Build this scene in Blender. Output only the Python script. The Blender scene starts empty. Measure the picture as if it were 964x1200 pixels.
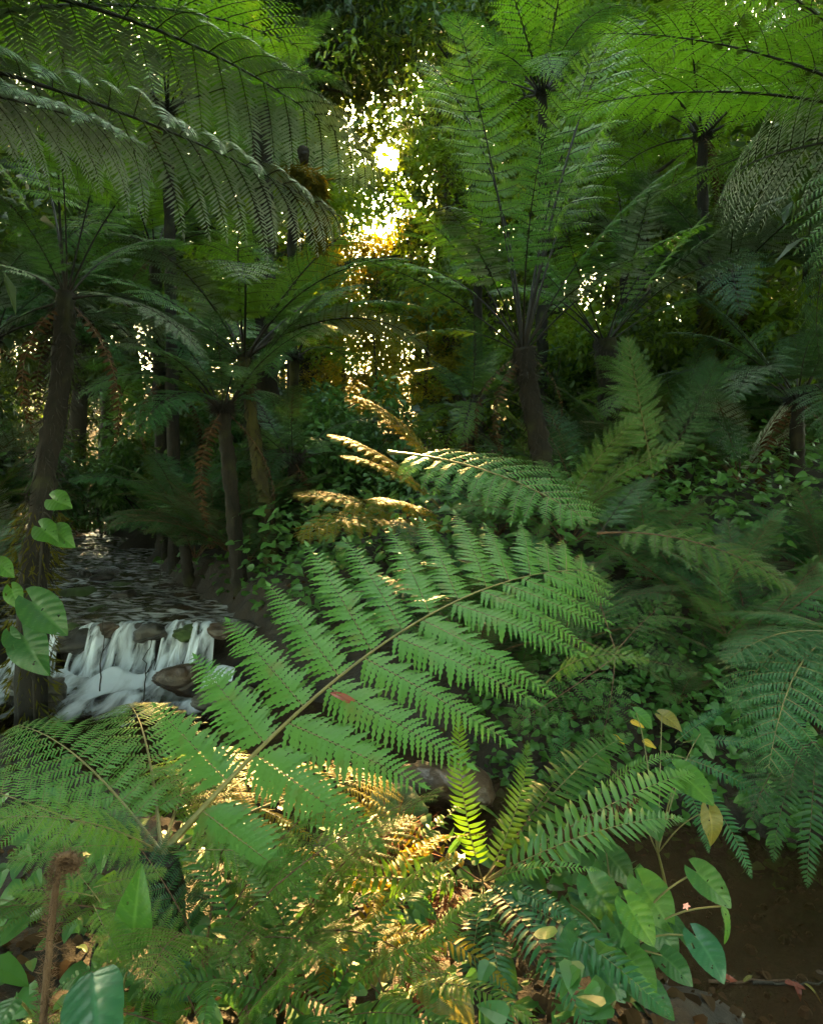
import bpy, math, random
import numpy as np
from mathutils import Vector, Matrix

R = math.radians
scene = bpy.context.scene
COL = scene.collection

# ------------------------------------------------------------------ camera
CAM = Vector((0.0, 0.0, 1.75))
PITCH = R(-4.0)
cd = bpy.data.cameras.new("camera")
cam = bpy.data.objects.new("camera", cd)
COL.objects.link(cam)
cam.location = CAM
cam.rotation_euler = (R(90) + PITCH, 0, 0)
cd.sensor_fit = 'VERTICAL'
cd.sensor_height = 36.0
cd.lens = 24.0
cd.clip_start = 0.02
cd.clip_end = 2000
scene.camera = cam

# ------------------------------------------------------------------ light
SUN_EL, SUN_AZ = R(23.4), R(-1.95)          # azimuth measured from +Y towards +X
SUN_DIR = Vector((math.sin(SUN_AZ) * math.cos(SUN_EL), math.cos(SUN_AZ) * math.cos(SUN_EL), math.sin(SUN_EL)))
world = bpy.data.worlds.new("World")
scene.world = world
world.use_nodes = True
wn, wl = world.node_tree.nodes, world.node_tree.links
wn.clear()
w_out = wn.new('ShaderNodeOutputWorld')
sky = wn.new('ShaderNodeTexSky')
sky.sky_type = 'NISHITA'
sky.sun_disc = False
sky.sun_elevation = SUN_EL
sky.sun_rotation = SUN_AZ
sky.air_density = 1.0
sky.dust_density = 2.0
sky.ozone_density = 1.0
bg_sky = wn.new('ShaderNodeBackground')
bg_sky.inputs['Strength'].default_value = 0.15
wb = wn.new('ShaderNodeMix'); wb.data_type = 'RGBA'; wb.blend_type = 'MULTIPLY'     # the photograph's warm white balance
wb.inputs[0].default_value = 1.0; wb.inputs[7].default_value = (1.12, 1.0, .60, 1)
wl.new(sky.outputs[0], wb.inputs[6])
wl.new(wb.outputs[2], bg_sky.inputs['Color'])
# the visible sun: a disc and the bright aureole of the sky round it
geo = wn.new('ShaderNodeNewGeometry')
dot = wn.new('ShaderNodeVectorMath'); dot.operation = 'DOT_PRODUCT'
wl.new(geo.outputs['Incoming'], dot.inputs[0])
dot.inputs[1].default_value = tuple(-SUN_DIR)
def wmath(op, a, b):
    n = wn.new('ShaderNodeMath'); n.operation = op
    for i, q in enumerate((a, b)):
        if q is None: continue
        if isinstance(q, (int, float)): n.inputs[i].default_value = q
        else: wl.new(q, n.inputs[i])
    return n.outputs[0]
pos = wmath('MAXIMUM', dot.outputs['Value'], 0.0)
disc = wmath('MULTIPLY', wmath('POWER', pos, 14000.0), 55.0)
aur = wmath('MULTIPLY', wmath('POWER', pos, 260.0), 1.3)
bg_disc = wn.new('ShaderNodeBackground'); bg_disc.inputs['Color'].default_value = (1.0, 0.86, 0.58, 1)
bg_aur = wn.new('ShaderNodeBackground'); bg_aur.inputs['Color'].default_value = (1.0, 0.66, 0.22, 1)
wl.new(disc, bg_disc.inputs['Strength'])
wl.new(aur, bg_aur.inputs['Strength'])
a1 = wn.new('ShaderNodeAddShader'); a2 = wn.new('ShaderNodeAddShader')
wl.new(bg_sky.outputs[0], a1.inputs[0]); wl.new(bg_aur.outputs[0], a1.inputs[1])
wl.new(a1.outputs[0], a2.inputs[0]); wl.new(bg_disc.outputs[0], a2.inputs[1])
wl.new(a2.outputs[0], w_out.inputs['Surface'])

sd = bpy.data.lights.new("sun", 'SUN')
sd.energy = 3.2
sd.angle = R(0.5)
sd.color = (1.0, 0.60, 0.20)
sun = bpy.data.objects.new("sun", sd)
COL.objects.link(sun)
sun.rotation_euler = (-SUN_DIR).to_track_quat('-Z', 'Y').to_euler()

scene.view_settings.view_transform = 'Standard'
scene.view_settings.look = 'None'
scene.view_settings.gamma = 1.0
scene.view_settings.use_curve_mapping = False
scene.view_settings.exposure = 4.6

cy = scene.cycles
cy.use_denoising = True
cy.use_adaptive_sampling = True
cy.adaptive_threshold = 0.015
cy.max_bounces = 6
cy.diffuse_bounces = 1
cy.glossy_bounces = 1
cy.transmission_bounces = 4
cy.transparent_max_bounces = 6
cy.sample_clamp_indirect = 4.0
cy.caustics_reflective = False
cy.caustics_refractive = False

# ------------------------------------------------------------------ helpers
FWD = Vector((0, math.cos(PITCH), math.sin(PITCH)))
UPV = Vector((0, -math.sin(PITCH), math.cos(PITCH)))
def P(u, v, d):
    """point seen at (u, v) of the 964 x 1200 photograph at depth d metres"""
    return CAM + d * FWD + ((u - 482) / 800 * d) * Vector((1, 0, 0)) + ((600 - v) / 800 * d) * UPV

SX = np.array([-10, -6.6, -4.75, -3.75, -2.55, -1.9, -1.0, -0.2, 0.75, 1.75, 2.8, 6])
SY = np.array([20, 13, 10, 7.8, 5.9, 4.8, 4.0, 3.35, 2.95, 2.35, 1.6, 1.0])
SW_ = np.array([1.0, .85, .75, .70, .80, .80, .6, .5, .35, .6, .9, 1.0])
def sstep(a, b, x):
    t = np.clip((x - a) / (b - a), 0, 1)
    return t * t * (3 - 2 * t)
def vnoise(x, y, s=1.0):
    return (np.sin(x * 1.7 * s + 1.3) * np.cos(y * 1.9 * s - .7) + .5 * np.sin(x * 3.9 * s + y * 2.7 * s) + .35 * np.cos(y * 6.1 * s - x * 4.7 * s + 2.0)) / 1.85
def terrain(x, y, dist=False):
    x = np.asarray(x, float); y = np.asarray(y, float)
    best = np.full(x.shape, 1e9); side = np.zeros(x.shape)
    for i in range(len(SX) - 1):
        ax, ay, bx, by = SX[i], SY[i], SX[i + 1], SY[i + 1]
        dx, dy = bx - ax, by - ay
        t = np.clip(((x - ax) * dx + (y - ay) * dy) / (dx * dx + dy * dy), 0, 1)
        dd = np.hypot(x - ax - t * dx, y - ay - t * dy) - (SW_[i] + t * (SW_[i + 1] - SW_[i]))
        cr = (x - ax) * dy - (y - ay) * dx
        side = np.where(dd < best, -np.sign(cr), side)
        best = np.minimum(best, dd)
    d = best + .12 * vnoise(x, y, 2.2)
    far_side = side > 0                                   # the bank beyond the stream
    if dist: return d
    h = -.2 + .5 * sstep(-.1, .55, d) + np.where(far_side, .16, .07) * np.minimum(np.maximum(d - .3, 0), 14)
    h = h + .07 * vnoise(x, y, 1.4) * sstep(0, .6, d) + .02 * vnoise(x, y, 6)
    mud = sstep(.5, 1.0, x) * sstep(3.2, 2.6, y) * sstep(.1, -.1, d)      # shallow muddy bed at the lower right
    h = h + mud * (.15 + .05 * vnoise(x, y, 3.3) + .022 * vnoise(y, x, 11))
    h = h + .36 * sstep(4.9, 5.9, y) + .14 * np.maximum(y - 18, 0) * sstep(0, 2, d)
    return h
def gz(x, y): return float(terrain(np.array([x]), np.array([y]))[0])
def onground(u, d, v=600):
    p = P(u, v, d)
    return Vector((p.x, p.y, gz(p.x, p.y)))

def corridor(x, y):
    """distance of a plan point from the axis of the gap the sun shines through"""
    return abs(x - (-.45 - .034 * y))

class MB:
    def __init__(s): s.V = []; s.F = []; s.S = []; s.n = 0
    def add(s, V, F, smooth=True):
        V = np.asarray(V, float).reshape(-1, 3); F = np.asarray(F, int)
        s.V.append(V); s.F.append(F + s.n); s.S.append(np.full(len(F), smooth)); s.n += len(V)
    def mesh(s, name):
        me = bpy.data.meshes.new(name)
        V = np.concatenate(s.V)
        me.vertices.add(len(V)); me.vertices.foreach_set('co', V.ravel())
        loops = np.concatenate([f.ravel() for f in s.F])
        tot = np.concatenate([np.full(len(f), f.shape[1]) for f in s.F])
        start = np.concatenate([[0], np.cumsum(tot)[:-1]])
        me.loops.add(len(loops)); me.loops.foreach_set('vertex_index', loops.astype(np.int32))
        me.polygons.add(len(tot)); me.polygons.foreach_set('loop_start', start.astype(np.int32))
        me.polygons.foreach_set('use_smooth', np.concatenate(s.S))
        me.update(calc_edges=True); me.validate()
        return me

def unit(a):
    return a / (np.linalg.norm(a, axis=-1, keepdims=True) + 1e-12)

def tube(mb, pts, rad, sides=6, cap=True, jit=None):
    pts = np.asarray(pts, float); n = len(pts)
    rad = np.broadcast_to(np.asarray(rad, float), (n,))
    T = unit(np.gradient(pts, axis=0))
    ref = np.array([0, 0, 1.0]) if abs(T[0, 2]) < .9 else np.array([0, 1.0, 0])
    A = unit(np.cross(T, ref)); B = np.cross(T, A)
    th = np.arange(sides) / sides * 2 * math.pi
    r = rad[:, None] * np.ones((n, sides))
    if jit is not None: r = r * jit
    V = pts[:, None] + r[..., None] * (np.cos(th)[None, :, None] * A[:, None] + np.sin(th)[None, :, None] * B[:, None])
    i = np.arange(n - 1)[:, None] * sides; j = np.arange(sides)[None]; k = (j + 1) % sides
    F = np.stack([i + j, i + k, i + sides + k, i + sides + j], -1).reshape(-1, 4)
    mb.add(V, F, True)
    if cap:
        mb.add(V[-1], [list(range(sides))], False)

# leaf blade templates (l along, w across, h out of plane)
def blade(m, prof, fold=.12, lobe=0.0, width=.2):
    ml = np.linspace(0, 1, m + 1)
    w = np.array([prof(t) for t in ml]) * width
    el = ml.copy()
    if lobe > 0:
        odd = np.arange(m + 1) % 2 == 1
        w = np.where(odd, w, w * (1 - lobe))
        el = ml + np.where(odd, .35 / m, 0)
        el = np.minimum(el, 1)
    mid = np.stack([ml, 0 * ml, 0 * ml], 1)
    L = np.stack([el, w, fold * w], 1); Rr = np.stack([el, -w, fold * w], 1)
    V = np.concatenate([mid, L, Rr]); n = m + 1
    F = []
    for i in range(m):
        F.append([i, i + 1, n + i + 1, n + i]); F.append([i + 1, i, 2 * n + i, 2 * n + i + 1])
    return V, np.array(F)
lance = lambda t: (min(1, t * 7 + .35)) * (1 - t ** 1.9) ** .8
T_HI = blade(10, lance, .1, .5, .15)
T_MED = blade(6, lance, .1, .42, .155)
T_SIMPLE = blade(3, lance, .1, 0, .17)
T_LO = (np.array([[0, .03, 0], [.35, .17, .02], [1, 0, 0], [.35, -.17, .02]]), np.array([[0, 3, 2, 1]]))

def stamp(mb, tmpl, B, D, W, N, ln, curl=0.0, wscale=1.0, smooth=False):
    V, F = tmpl; n = len(B)
    l, w, h = V[:, 0], V[:, 1] * wscale, V[:, 2]
    cu = np.broadcast_to(np.asarray(curl, float), (n,))
    ln = np.asarray(ln, float)
    X = B[:, None] + ln[:, None, None] * (l[None, :, None] * D[:, None] + w[None, :, None] * W[:, None]
        + (h[None] - cu[:, None] * l[None] ** 2)[..., None] * N[:, None])
    FF = (F[None] + (np.arange(n) * len(V))[:, None, None]).reshape(-1, F.shape[1])
    mb.add(X.reshape(-1, 3), FF, smooth)

def rachis_curve(arch, side, n=61, power=1.25):
    s = np.linspace(0, 1, n)
    th = -arch * s ** power; ps = side * s ** 1.5
    d = np.stack([np.cos(th) * np.cos(ps), np.cos(th) * np.sin(ps), np.sin(th)], 1)
    p = np.concatenate([[[0, 0, 0]], np.cumsum((d[1:] + d[:-1]) / 2, 0) / (n - 1)])
    tip = p[-1]; L = np.linalg.norm(tip)
    x = tip / L
    y = unit(np.cross([0, 0, 1.0], x)); z = np.cross(x, y)
    M = np.stack([x, y, z])
    return s, (p @ M.T) / L, d @ M.T

def frond_mesh(name, seed, npin, npnl, tmpl, stipe=.2, lmax=.3, arch=.5, side=0., fwd=(.25, .9), droop=.35, vee=.1,
               pcurl=.15, r0=.0065, ragged=.0, tipc=.15, base_prof=.55, pw=.62, kind='tri', wscale=1.0, missing=0.0):
    rg = np.random.default_rng(seed)
    s, pos, T = rachis_curve(arch, side)
    Bv = unit(np.cross([0, 0, 1.0], T)); Nv = np.cross(T, Bv)
    def at(A, q): return np.array([np.interp(q, s, A[:, k]) for k in range(3)])
    lf, st = MB(), MB()
    tube(st, pos, r0 * (1 - .88 * s ** .8) * (1 + .6 * np.exp(-s * 25)), 6)
    for i in range(npin):
        u = (i + .5) / npin
        q = stipe + (1 - stipe) * (1 - (1 - u) ** 1.3)
        ds = (1 - stipe) * 1.3 * (1 - u) ** .3 / npin
        prof = min(1, base_prof + 2.2 * u * (1 - base_prof)) * (1 - u ** 1.7) ** .85
        for sd in (-1, 1):
            if rg.random() < missing: continue
            qq = min(q + (.25 * ds if sd > 0 else -.1 * ds) + rg.normal(0, .06 * ds), .999)
            b0, t0, n0, s0 = at(pos, qq), unit(at(T, qq)), unit(at(Nv, qq)), unit(at(Bv, qq))
            Lp = lmax * prof * rg.uniform(.9, 1.07) * (1 - ragged * rg.random())
            if Lp < .006: continue
            a = fwd[0] + (fwd[1] - fwd[0]) * u ** 1.4 + rg.normal(0, .05)
            v0 = vee + rg.normal(0, .04); dr = droop * rg.uniform(.75, 1.3)
            m = 13; w = np.linspace(0, 1, m)
            d0 = math.cos(a) * sd * s0 + math.sin(a) * t0 + v0 * n0
            D = unit(d0[None] - (dr * w ** 1.2)[:, None] * n0[None] + (tipc * w)[:, None] * t0[None])
            pp = b0 + np.concatenate([[[0, 0, 0]], np.cumsum((D[1:] + D[:-1]) / 2, 0) / (m - 1)]) * Lp
            pN = unit(n0[None] - (D @ n0)[:, None] * D)
            pB = np.cross(pN, D)
            if kind == 'tri':
                tube(st, pp[::2], r0 * .26 * (1 - .8 * w[::2]), 3, cap=False)
                k = max(4, int(npnl * (0.35 + .65 * prof)))
                wj = (np.arange(k) + .8) / (k + .5)
                def wi(A): return np.stack([np.interp(wj, w, A[:, c]) for c in range(3)], 1)
                g = (1 - wj ** 2.1) ** .75 * np.minimum(1, .75 + wj * 2)
                ml = min(.24 * Lp, pw * ds)
                for q2 in (-1, 1):
                    bb = wi(pp) + (.25 / k * Lp * q2) * wi(D) * .5
                    be = .32 + .25 * wj + rg.normal(0, .05, k)
                    DD = unit(np.cos(be)[:, None] * q2 * wi(pB) + np.sin(be)[:, None] * wi(D) + rg.normal(0, .06, k)[:, None] * wi(pN))
                    NN = unit(wi(pN) - np.sum(wi(pN) * DD, 1, keepdims=True) * DD)
                    WW = np.cross(NN, DD)
                    stamp(lf, tmpl, bb, DD, WW, NN, ml * g * rg.uniform(.88, 1.1, k) + .0012, pcurl * rg.uniform(.5, 1.6, k), wscale)
                # terminal point of the pinna
                stamp(lf, T_LO, pp[-2:-1], D[-2:-1], pB[-2:-1], pN[-2:-1], np.array([Lp / (m - 1) * 1.1]), 0, 1.0)
            else:                                         # once-pinnate: the pinna is one blade
                ms = 8; ww = np.linspace(0, 1, ms + 1)
                def wq(A): return np.stack([np.interp(ww, w, A[:, c]) for c in range(3)], 1)
                c, nn, bbv = wq(pp), wq(pN), wq(pB)
                wd = wscale * ds * .46 * np.minimum(1, .7 + ww * 6) * (1 - ww ** 2.6) * (1 + .10 * np.sin(ww * 40))
                tw = rg.normal(0, .25) + rg.normal(0, .35) * ww
                ed = np.cos(tw)[:, None] * bbv + np.sin(tw)[:, None] * nn
                up = .25 * wd[:, None] * nn
                V = np.concatenate([c, c + wd[:, None] * ed + up, c - wd[:, None] * ed + up]); n = ms + 1
                F = []
                for z in range(ms):
                    F.append([z, z + 1, n + z + 1, n + z]); F.append([z + 1, z, 2 * n + z, 2 * n + z + 1])
                lf.add(V, F, True)
    return lf.mesh(name), st.mesh(name + "_stalk")

# ------------------------------------------------------------------ materials
def new_mat(name):
    m = bpy.data.materials.new(name); m.use_nodes = True
    m.node_tree.nodes.clear()
    return m, m.node_tree.nodes, m.node_tree.links
def leaf_mat(name, top, under=None, trans=.38, rough=.42, var=.3, tint=None, spots=0.0, spec=.4, nscale=9.0, tcol=None):
    m, N, L = new_mat(name)
    out = N.new('ShaderNodeOutputMaterial')
    under = under or tuple(c * .8 + .02 for c in top)
    tint = tint or (top[0] * 1.9, top[1] * 1.25, top[2] * .7)
    oi = N.new('ShaderNodeObjectInfo'); ge = N.new('ShaderNodeNewGeometry'); tc = N.new('ShaderNodeTexCoord')
    nz = N.new('ShaderNodeTexNoise'); nz.inputs['Scale'].default_value = nscale; nz.inputs['Detail'].default_value = 2
    L.new(tc.outputs['Object'], nz.inputs['Vector'])
    mr = N.new('ShaderNodeMapRange'); mr.inputs[1].default_value = .3; mr.inputs[2].default_value = .75
    L.new(nz.outputs[0], mr.inputs[0])
    ad = N.new('ShaderNodeMath'); ad.operation = 'MULTIPLY_ADD'
    L.new(oi.outputs['Random'], ad.inputs[0]); ad.inputs[1].default_value = .6
    ml = N.new('ShaderNodeMath'); ml.operation = 'MULTIPLY'; L.new(mr.outputs[0], ml.inputs[0]); ml.inputs[1].default_value = .55
    L.new(ml.outputs[0], ad.inputs[2])
    mx = N.new('ShaderNodeMix'); mx.data_type = 'RGBA'
    mx.inputs[6].default_value = (*top, 1); mx.inputs[7].default_value = (*tint, 1)
    sc = N.new('ShaderNodeMath'); sc.operation = 'MULTIPLY'; L.new(ad.outputs[0], sc.inputs[0]); sc.inputs[1].default_value = var * 1.6
    L.new(sc.outputs[0], mx.inputs[0])
    col = mx.outputs[2]
    if spots > 0:
        n2 = N.new('ShaderNodeTexNoise'); n2.inputs['Scale'].default_value = 26; n2.inputs['Detail'].default_value = 4
        L.new(tc.outputs['Object'], n2.inputs['Vector'])
        m2 = N.new('ShaderNodeMapRange'); m2.inputs[1].default_value = .6; m2.inputs[2].default_value = .72
        m2.inputs[4].default_value = spots
        L.new(n2.outputs[0], m2.inputs[0])
        mx2 = N.new('ShaderNodeMix'); mx2.data_type = 'RGBA'; mx2.inputs[7].default_value = (.16, .09, .03, 1)
        L.new(m2.outputs[0], mx2.inputs[0]); L.new(col, mx2.inputs[6]); col = mx2.outputs[2]
    if name.startswith('broad_leaf') or name == 'leaf_yellow':
        an = N.new('ShaderNodeAttribute'); an.attribute_name = 'vein'
        sv = N.new('ShaderNodeMath'); sv.operation = 'MULTIPLY'; sv.inputs[1].default_value = .55; L.new(an.outputs['Fac'], sv.inputs[0])
        mv = N.new('ShaderNodeMix'); mv.data_type = 'RGBA'; L.new(sv.outputs[0], mv.inputs[0]); L.new(col, mv.inputs[6])
        mv.inputs[7].default_value = (top[0] * 2.2 + .03, top[1] * 1.7 + .03, top[2] * 1.5 + .02, 1); col = mv.outputs[2]
    mb_ = N.new('ShaderNodeMix'); mb_.data_type = 'RGBA'
    L.new(ge.outputs['Backfacing'], mb_.inputs[0]); L.new(col, mb_.inputs[6]); mb_.inputs[7].default_value = (*under, 1)
    pr = N.new('ShaderNodeBsdfPrincipled')
    L.new(mb_.outputs[2], pr.inputs['Base Color']); pr.inputs['Roughness'].default_value = rough
    pr.inputs['Specular IOR Level'].default_value = spec
    tr = N.new('ShaderNodeBsdfTranslucent')
    tm = N.new('ShaderNodeMix'); tm.data_type = 'RGBA'; tm.blend_type = 'MULTIPLY'; tm.inputs[0].default_value = 1
    L.new(col, tm.inputs[6]); tm.inputs[7].default_value = (*(tcol or (1.7, 1.5, .7)), 1)
    L.new(tm.outputs[2], tr.inputs['Color'])
    ms = N.new('ShaderNodeMixShader'); ms.inputs[0].default_value = trans
    L.new(pr.outputs[0], ms.inputs[1]); L.new(tr.outputs[0], ms.inputs[2])
    L.new(ms.outputs[0], out.inputs['Surface'])
    return m
def bark_mat(name, c1, c2, scale=14, rough=.9, bump=.6, stretch=(1, 1, .25), moss=None, moss_amt=.5):
    m, N, L = new_mat(name)
    out = N.new('ShaderNodeOutputMaterial'); pr = N.new('ShaderNodeBsdfPrincipled')
    tc = N.new('ShaderNodeTexCoord'); mp = N.new('ShaderNodeMapping'); mp.inputs['Scale'].default_value = stretch
    L.new(tc.outputs['Object'], mp.inputs['Vector'])
    nz = N.new('ShaderNodeTexNoise'); nz.inputs['Scale'].default_value = scale; nz.inputs['Detail'].default_value = 6; nz.inputs['Roughness'].default_value = .7
    L.new(mp.outputs[0], nz.inputs['Vector'])
    rp = N.new('ShaderNodeValToRGB'); rp.color_ramp.elements[0].position = .35; rp.color_ramp.elements[1].position = .68
    rp.color_ramp.elements[0].color = (*c1, 1); rp.color_ramp.elements[1].color = (*c2, 1)
    L.new(nz.outputs[0], rp.inputs[0]); col = rp.outputs[0]
    if moss:
        n2 = N.new('ShaderNodeTexNoise'); n2.inputs['Scale'].default_value = 3.2; n2.inputs['Detail'].default_value = 5
        L.new(tc.outputs['Object'], n2.inputs['Vector'])
        m2 = N.new('ShaderNodeMapRange'); m2.inputs[1].default_value = .62 - .3 * moss_amt; m2.inputs[2].default_value = .8 - .3 * moss_amt
        L.new(n2.outputs[0], m2.inputs[0])
        mx = N.new('ShaderNodeMix'); mx.data_type = 'RGBA'; L.new(m2.outputs[0], mx.inputs[0])
        L.new(col, mx.inputs[6]); mx.inputs[7].default_value = (*moss, 1); col = mx.outputs[2]
    L.new(col, pr.inputs['Base Color']); pr.inputs['Roughness'].default_value = rough
    bp = N.new('ShaderNodeBump'); bp.inputs['Strength'].default_value = bump; bp.inputs['Distance'].default_value = .03
    L.new(nz.outputs[0], bp.inputs['Height']); L.new(bp.outputs[0], pr.inputs['Normal'])
    L.new(pr.outputs[0], out.inputs['Surface'])
    return m

M = {}
M['fern'] = leaf_mat('fern_green', (.040, .125, .030), (.10, .155, .085), .36, spec=.25)
M['fern_main'] = leaf_mat('fern_main_green', (.066, .195, .040), (.11, .17, .08), .32, rough=.48, var=.3, spec=.35, spots=.35)
M['fern_fresh'] = leaf_mat('fern_fresh_green', (.075, .185, .022), (.11, .18, .07), .48, tcol=(1.8, 1.7, .5))
M['fern_silver'] = leaf_mat('fern_silver_backed', (.050, .13, .035), (.34, .40, .36), .06, var=.25, spec=.25)
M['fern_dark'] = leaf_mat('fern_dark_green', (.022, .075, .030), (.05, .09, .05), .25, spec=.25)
M['fern_blue'] = leaf_mat('fern_bluish_green', (.028, .11, .045), (.06, .12, .07), .28, spec=.25)
M['fern_olive'] = leaf_mat('fern_olive', (.052, .130, .022), (.09, .12, .045), .38, spec=.25)
M['fern_sunlit'] = leaf_mat('fern_sunlit_gold', (.15, .15, .022), (.15, .14, .03), .5, tcol=(1.7, 1.35, .3), spec=.08)  # the gold of sunlight is put into this frond colour
M['fern_dry'] = leaf_mat('fern_dry_brown', (.042, .027, .014), (.04, .028, .016), .02, rough=.8, spec=.1)
M['leaf'] = leaf_mat('broad_leaf_green', (.026, .098, .030), (.08, .14, .06), .3, rough=.35, spots=.25)
M['leaf_fresh'] = leaf_mat('broad_leaf_fresh', (.045, .150, .028), (.09, .16, .05), .38, rough=.4, spots=.12)
M['leaf_teal'] = leaf_mat('broad_leaf_bluish', (.020, .095, .052), (.05, .11, .06), .2, rough=.3, spots=.15)
M['leaf_old'] = leaf_mat('broad_leaf_aged', (.13, .14, .035), (.15, .14, .06), .35, spots=.8)
M['leaf_yellow'] = leaf_mat('leaf_yellow', (.42, .34, .05), (.4, .33, .08), .4, spots=.5)
M['leaf_red'] = leaf_mat('leaf_red_brown', (.17, .045, .03), (.16, .06, .04), .15)
M['leaf_pink'] = leaf_mat('petal_pink', (.62, .36, .55), (.6, .35, .5), .3)
M['cover'] = leaf_mat('ground_cover_leaf', (.040, .135, .036), (.06, .11, .05), .3, var=.5)
M['canopy'] = leaf_mat('canopy_leaf', (.030, .075, .018), (.05, .08, .03), .40, var=.5, tcol=(2.0, 1.6, .45), nscale=1.2)
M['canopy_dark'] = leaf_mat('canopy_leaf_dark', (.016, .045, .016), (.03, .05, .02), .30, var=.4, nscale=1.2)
M['canopy_fresh'] = leaf_mat('canopy_leaf_fresh', (.075, .16, .02), (.09, .14, .03), .5, var=.5, tcol=(1.8, 1.6, .4), nscale=1.2)
M['canopy_sunlit'] = leaf_mat('canopy_leaf_sunlit_gold', (.17, .18, .02), (.14, .15, .03), .58, var=.4, tint=(.27, .24, .02), tcol=(1.6, 1.3, .3), nscale=1.2)  # sunlit glow of the gap foliage put into the leaf colour
M['moss'] = leaf_mat('moss', (.070, .078, .014), (.07, .075, .02), .3, rough=.9, spec=.05)
M['trunk'] = bark_mat('tree_fern_bark', (.004, .0032, .0028), (.018, .0125, .009), 22, moss=(.035, .042, .010), moss_amt=.25)
M['trunk_mossy'] = bark_mat('mossy_bark', (.008, .007, .005), (.040, .030, .018), 18, moss=(.055, .052, .012), moss_amt=.9)
M['bark'] = bark_mat('forest_bark', (.012, .010, .008), (.06, .048, .035), 9, moss=(.04, .05, .012), moss_amt=.4)
M['stalk'] = bark_mat('dark_stalk', (.006, .0045, .0035), (.020, .014, .009), 20, .75, .3)
M['stalk_green'] = bark_mat('green_stalk', (.10, .10, .03), (.20, .17, .06), 16, .5, .2)
M['stalk_brown'] = bark_mat('brown_stalk', (.07, .035, .02), (.14, .075, .04), 30, .7, .5)
M['rust'] = bark_mat('rusty_fern_scales', (.12, .03, .008), (.25, .075, .02), 30, .9, .5)
M['rock'] = bark_mat('wet_rock', (.014, .012, .011), (.075, .062, .052), 6, .32, .8, (1, 1, 1))
M['rock_brown'] = bark_mat('wet_brown_rock', (.028, .017, .011), (.10, .062, .040), 6, .3, .7, (1, 1, 1))
M['rock_moss'] = bark_mat('mossy_rock', (.012, .011, .010), (.05, .045, .035), 6, .8, .8, (1, 1, 1), moss=(.045, .075, .014), moss_amt=1.1)
M['soil'] = bark_mat('forest_soil', (.006, .004, .003), (.034, .021, .012), 7, .8, 1.0, (1, 1, 1))

def water_mat(name, tint, see, scale, strength, rough=.06, white=0.0):
    m, N, L = new_mat(name)
    out = N.new('ShaderNodeOutputMaterial')
    tc = N.new('ShaderNodeTexCoord'); mp = N.new('ShaderNodeMapping')
    mp.inputs['Rotation'].default_value = (0, 0, R(-25)); mp.inputs['Scale'].default_value = (1.0, .45, 1)
    L.new(tc.outputs['Object'], mp.inputs['Vector'])
    nz = N.new('ShaderNodeTexNoise'); nz.inputs['Scale'].default_value = scale; nz.inputs['Detail'].default_value = 3
    L.new(mp.outputs[0], nz.inputs['Vector'])
    bp = N.new('ShaderNodeBump'); bp.inputs['Strength'].default_value = strength; bp.inputs['Distance'].default_value = .05
    L.new(nz.outputs[0], bp.inputs['Height'])
    gl = N.new('ShaderNodeBsdfGlossy'); gl.inputs['Roughness'].default_value = rough
    L.new(bp.outputs[0], gl.inputs['Normal'])
    tp = N.new('ShaderNodeBsdfTransparent'); tp.inputs['Color'].default_value = (*tint, 1)
    df = N.new('ShaderNodeBsdfDiffuse'); df.inputs['Color'].default_value = (.10, .060, .032, 1)
    m1 = N.new('ShaderNodeMixShader'); m1.inputs[0].default_value = see
    L.new(df.outputs[0], m1.inputs[1]); L.new(tp.outputs[0], m1.inputs[2])
    fr = N.new('ShaderNodeFresnel'); fr.inputs['IOR'].default_value = 1.40; L.new(bp.outputs[0], fr.inputs['Normal'])
    m2 = N.new('ShaderNodeMixShader'); L.new(fr.outputs[0], m2.inputs[0])
    L.new(m1.outputs[0], m2.inputs[1]); L.new(gl.outputs[0], m2.inputs[2])
    top = m2.outputs[0]
    if white:                                             # white streaks painted into the riffle for its bright sky reflection
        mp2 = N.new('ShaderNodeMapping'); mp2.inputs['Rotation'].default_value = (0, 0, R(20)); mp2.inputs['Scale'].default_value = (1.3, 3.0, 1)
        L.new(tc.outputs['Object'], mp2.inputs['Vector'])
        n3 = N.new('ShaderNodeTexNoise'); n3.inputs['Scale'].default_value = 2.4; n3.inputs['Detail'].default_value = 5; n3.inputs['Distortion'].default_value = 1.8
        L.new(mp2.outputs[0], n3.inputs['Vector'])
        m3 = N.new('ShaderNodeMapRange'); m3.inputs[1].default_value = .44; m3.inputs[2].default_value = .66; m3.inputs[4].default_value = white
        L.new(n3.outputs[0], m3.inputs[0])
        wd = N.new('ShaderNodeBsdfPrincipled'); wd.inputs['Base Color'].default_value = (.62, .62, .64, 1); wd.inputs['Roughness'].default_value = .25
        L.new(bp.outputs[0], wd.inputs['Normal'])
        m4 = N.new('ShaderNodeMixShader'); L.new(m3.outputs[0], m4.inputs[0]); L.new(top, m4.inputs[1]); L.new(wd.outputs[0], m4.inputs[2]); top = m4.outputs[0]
    L.new(top, out.inputs['Surface'])
    return m
M['water'] = water_mat('stream_water', (.80, .66, .5), .72, 5.0, .35)
M['water_up'] = water_mat('riffle_water', (.7, .6, .5), .5, 4.5, 1.0, .12, .85)
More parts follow.
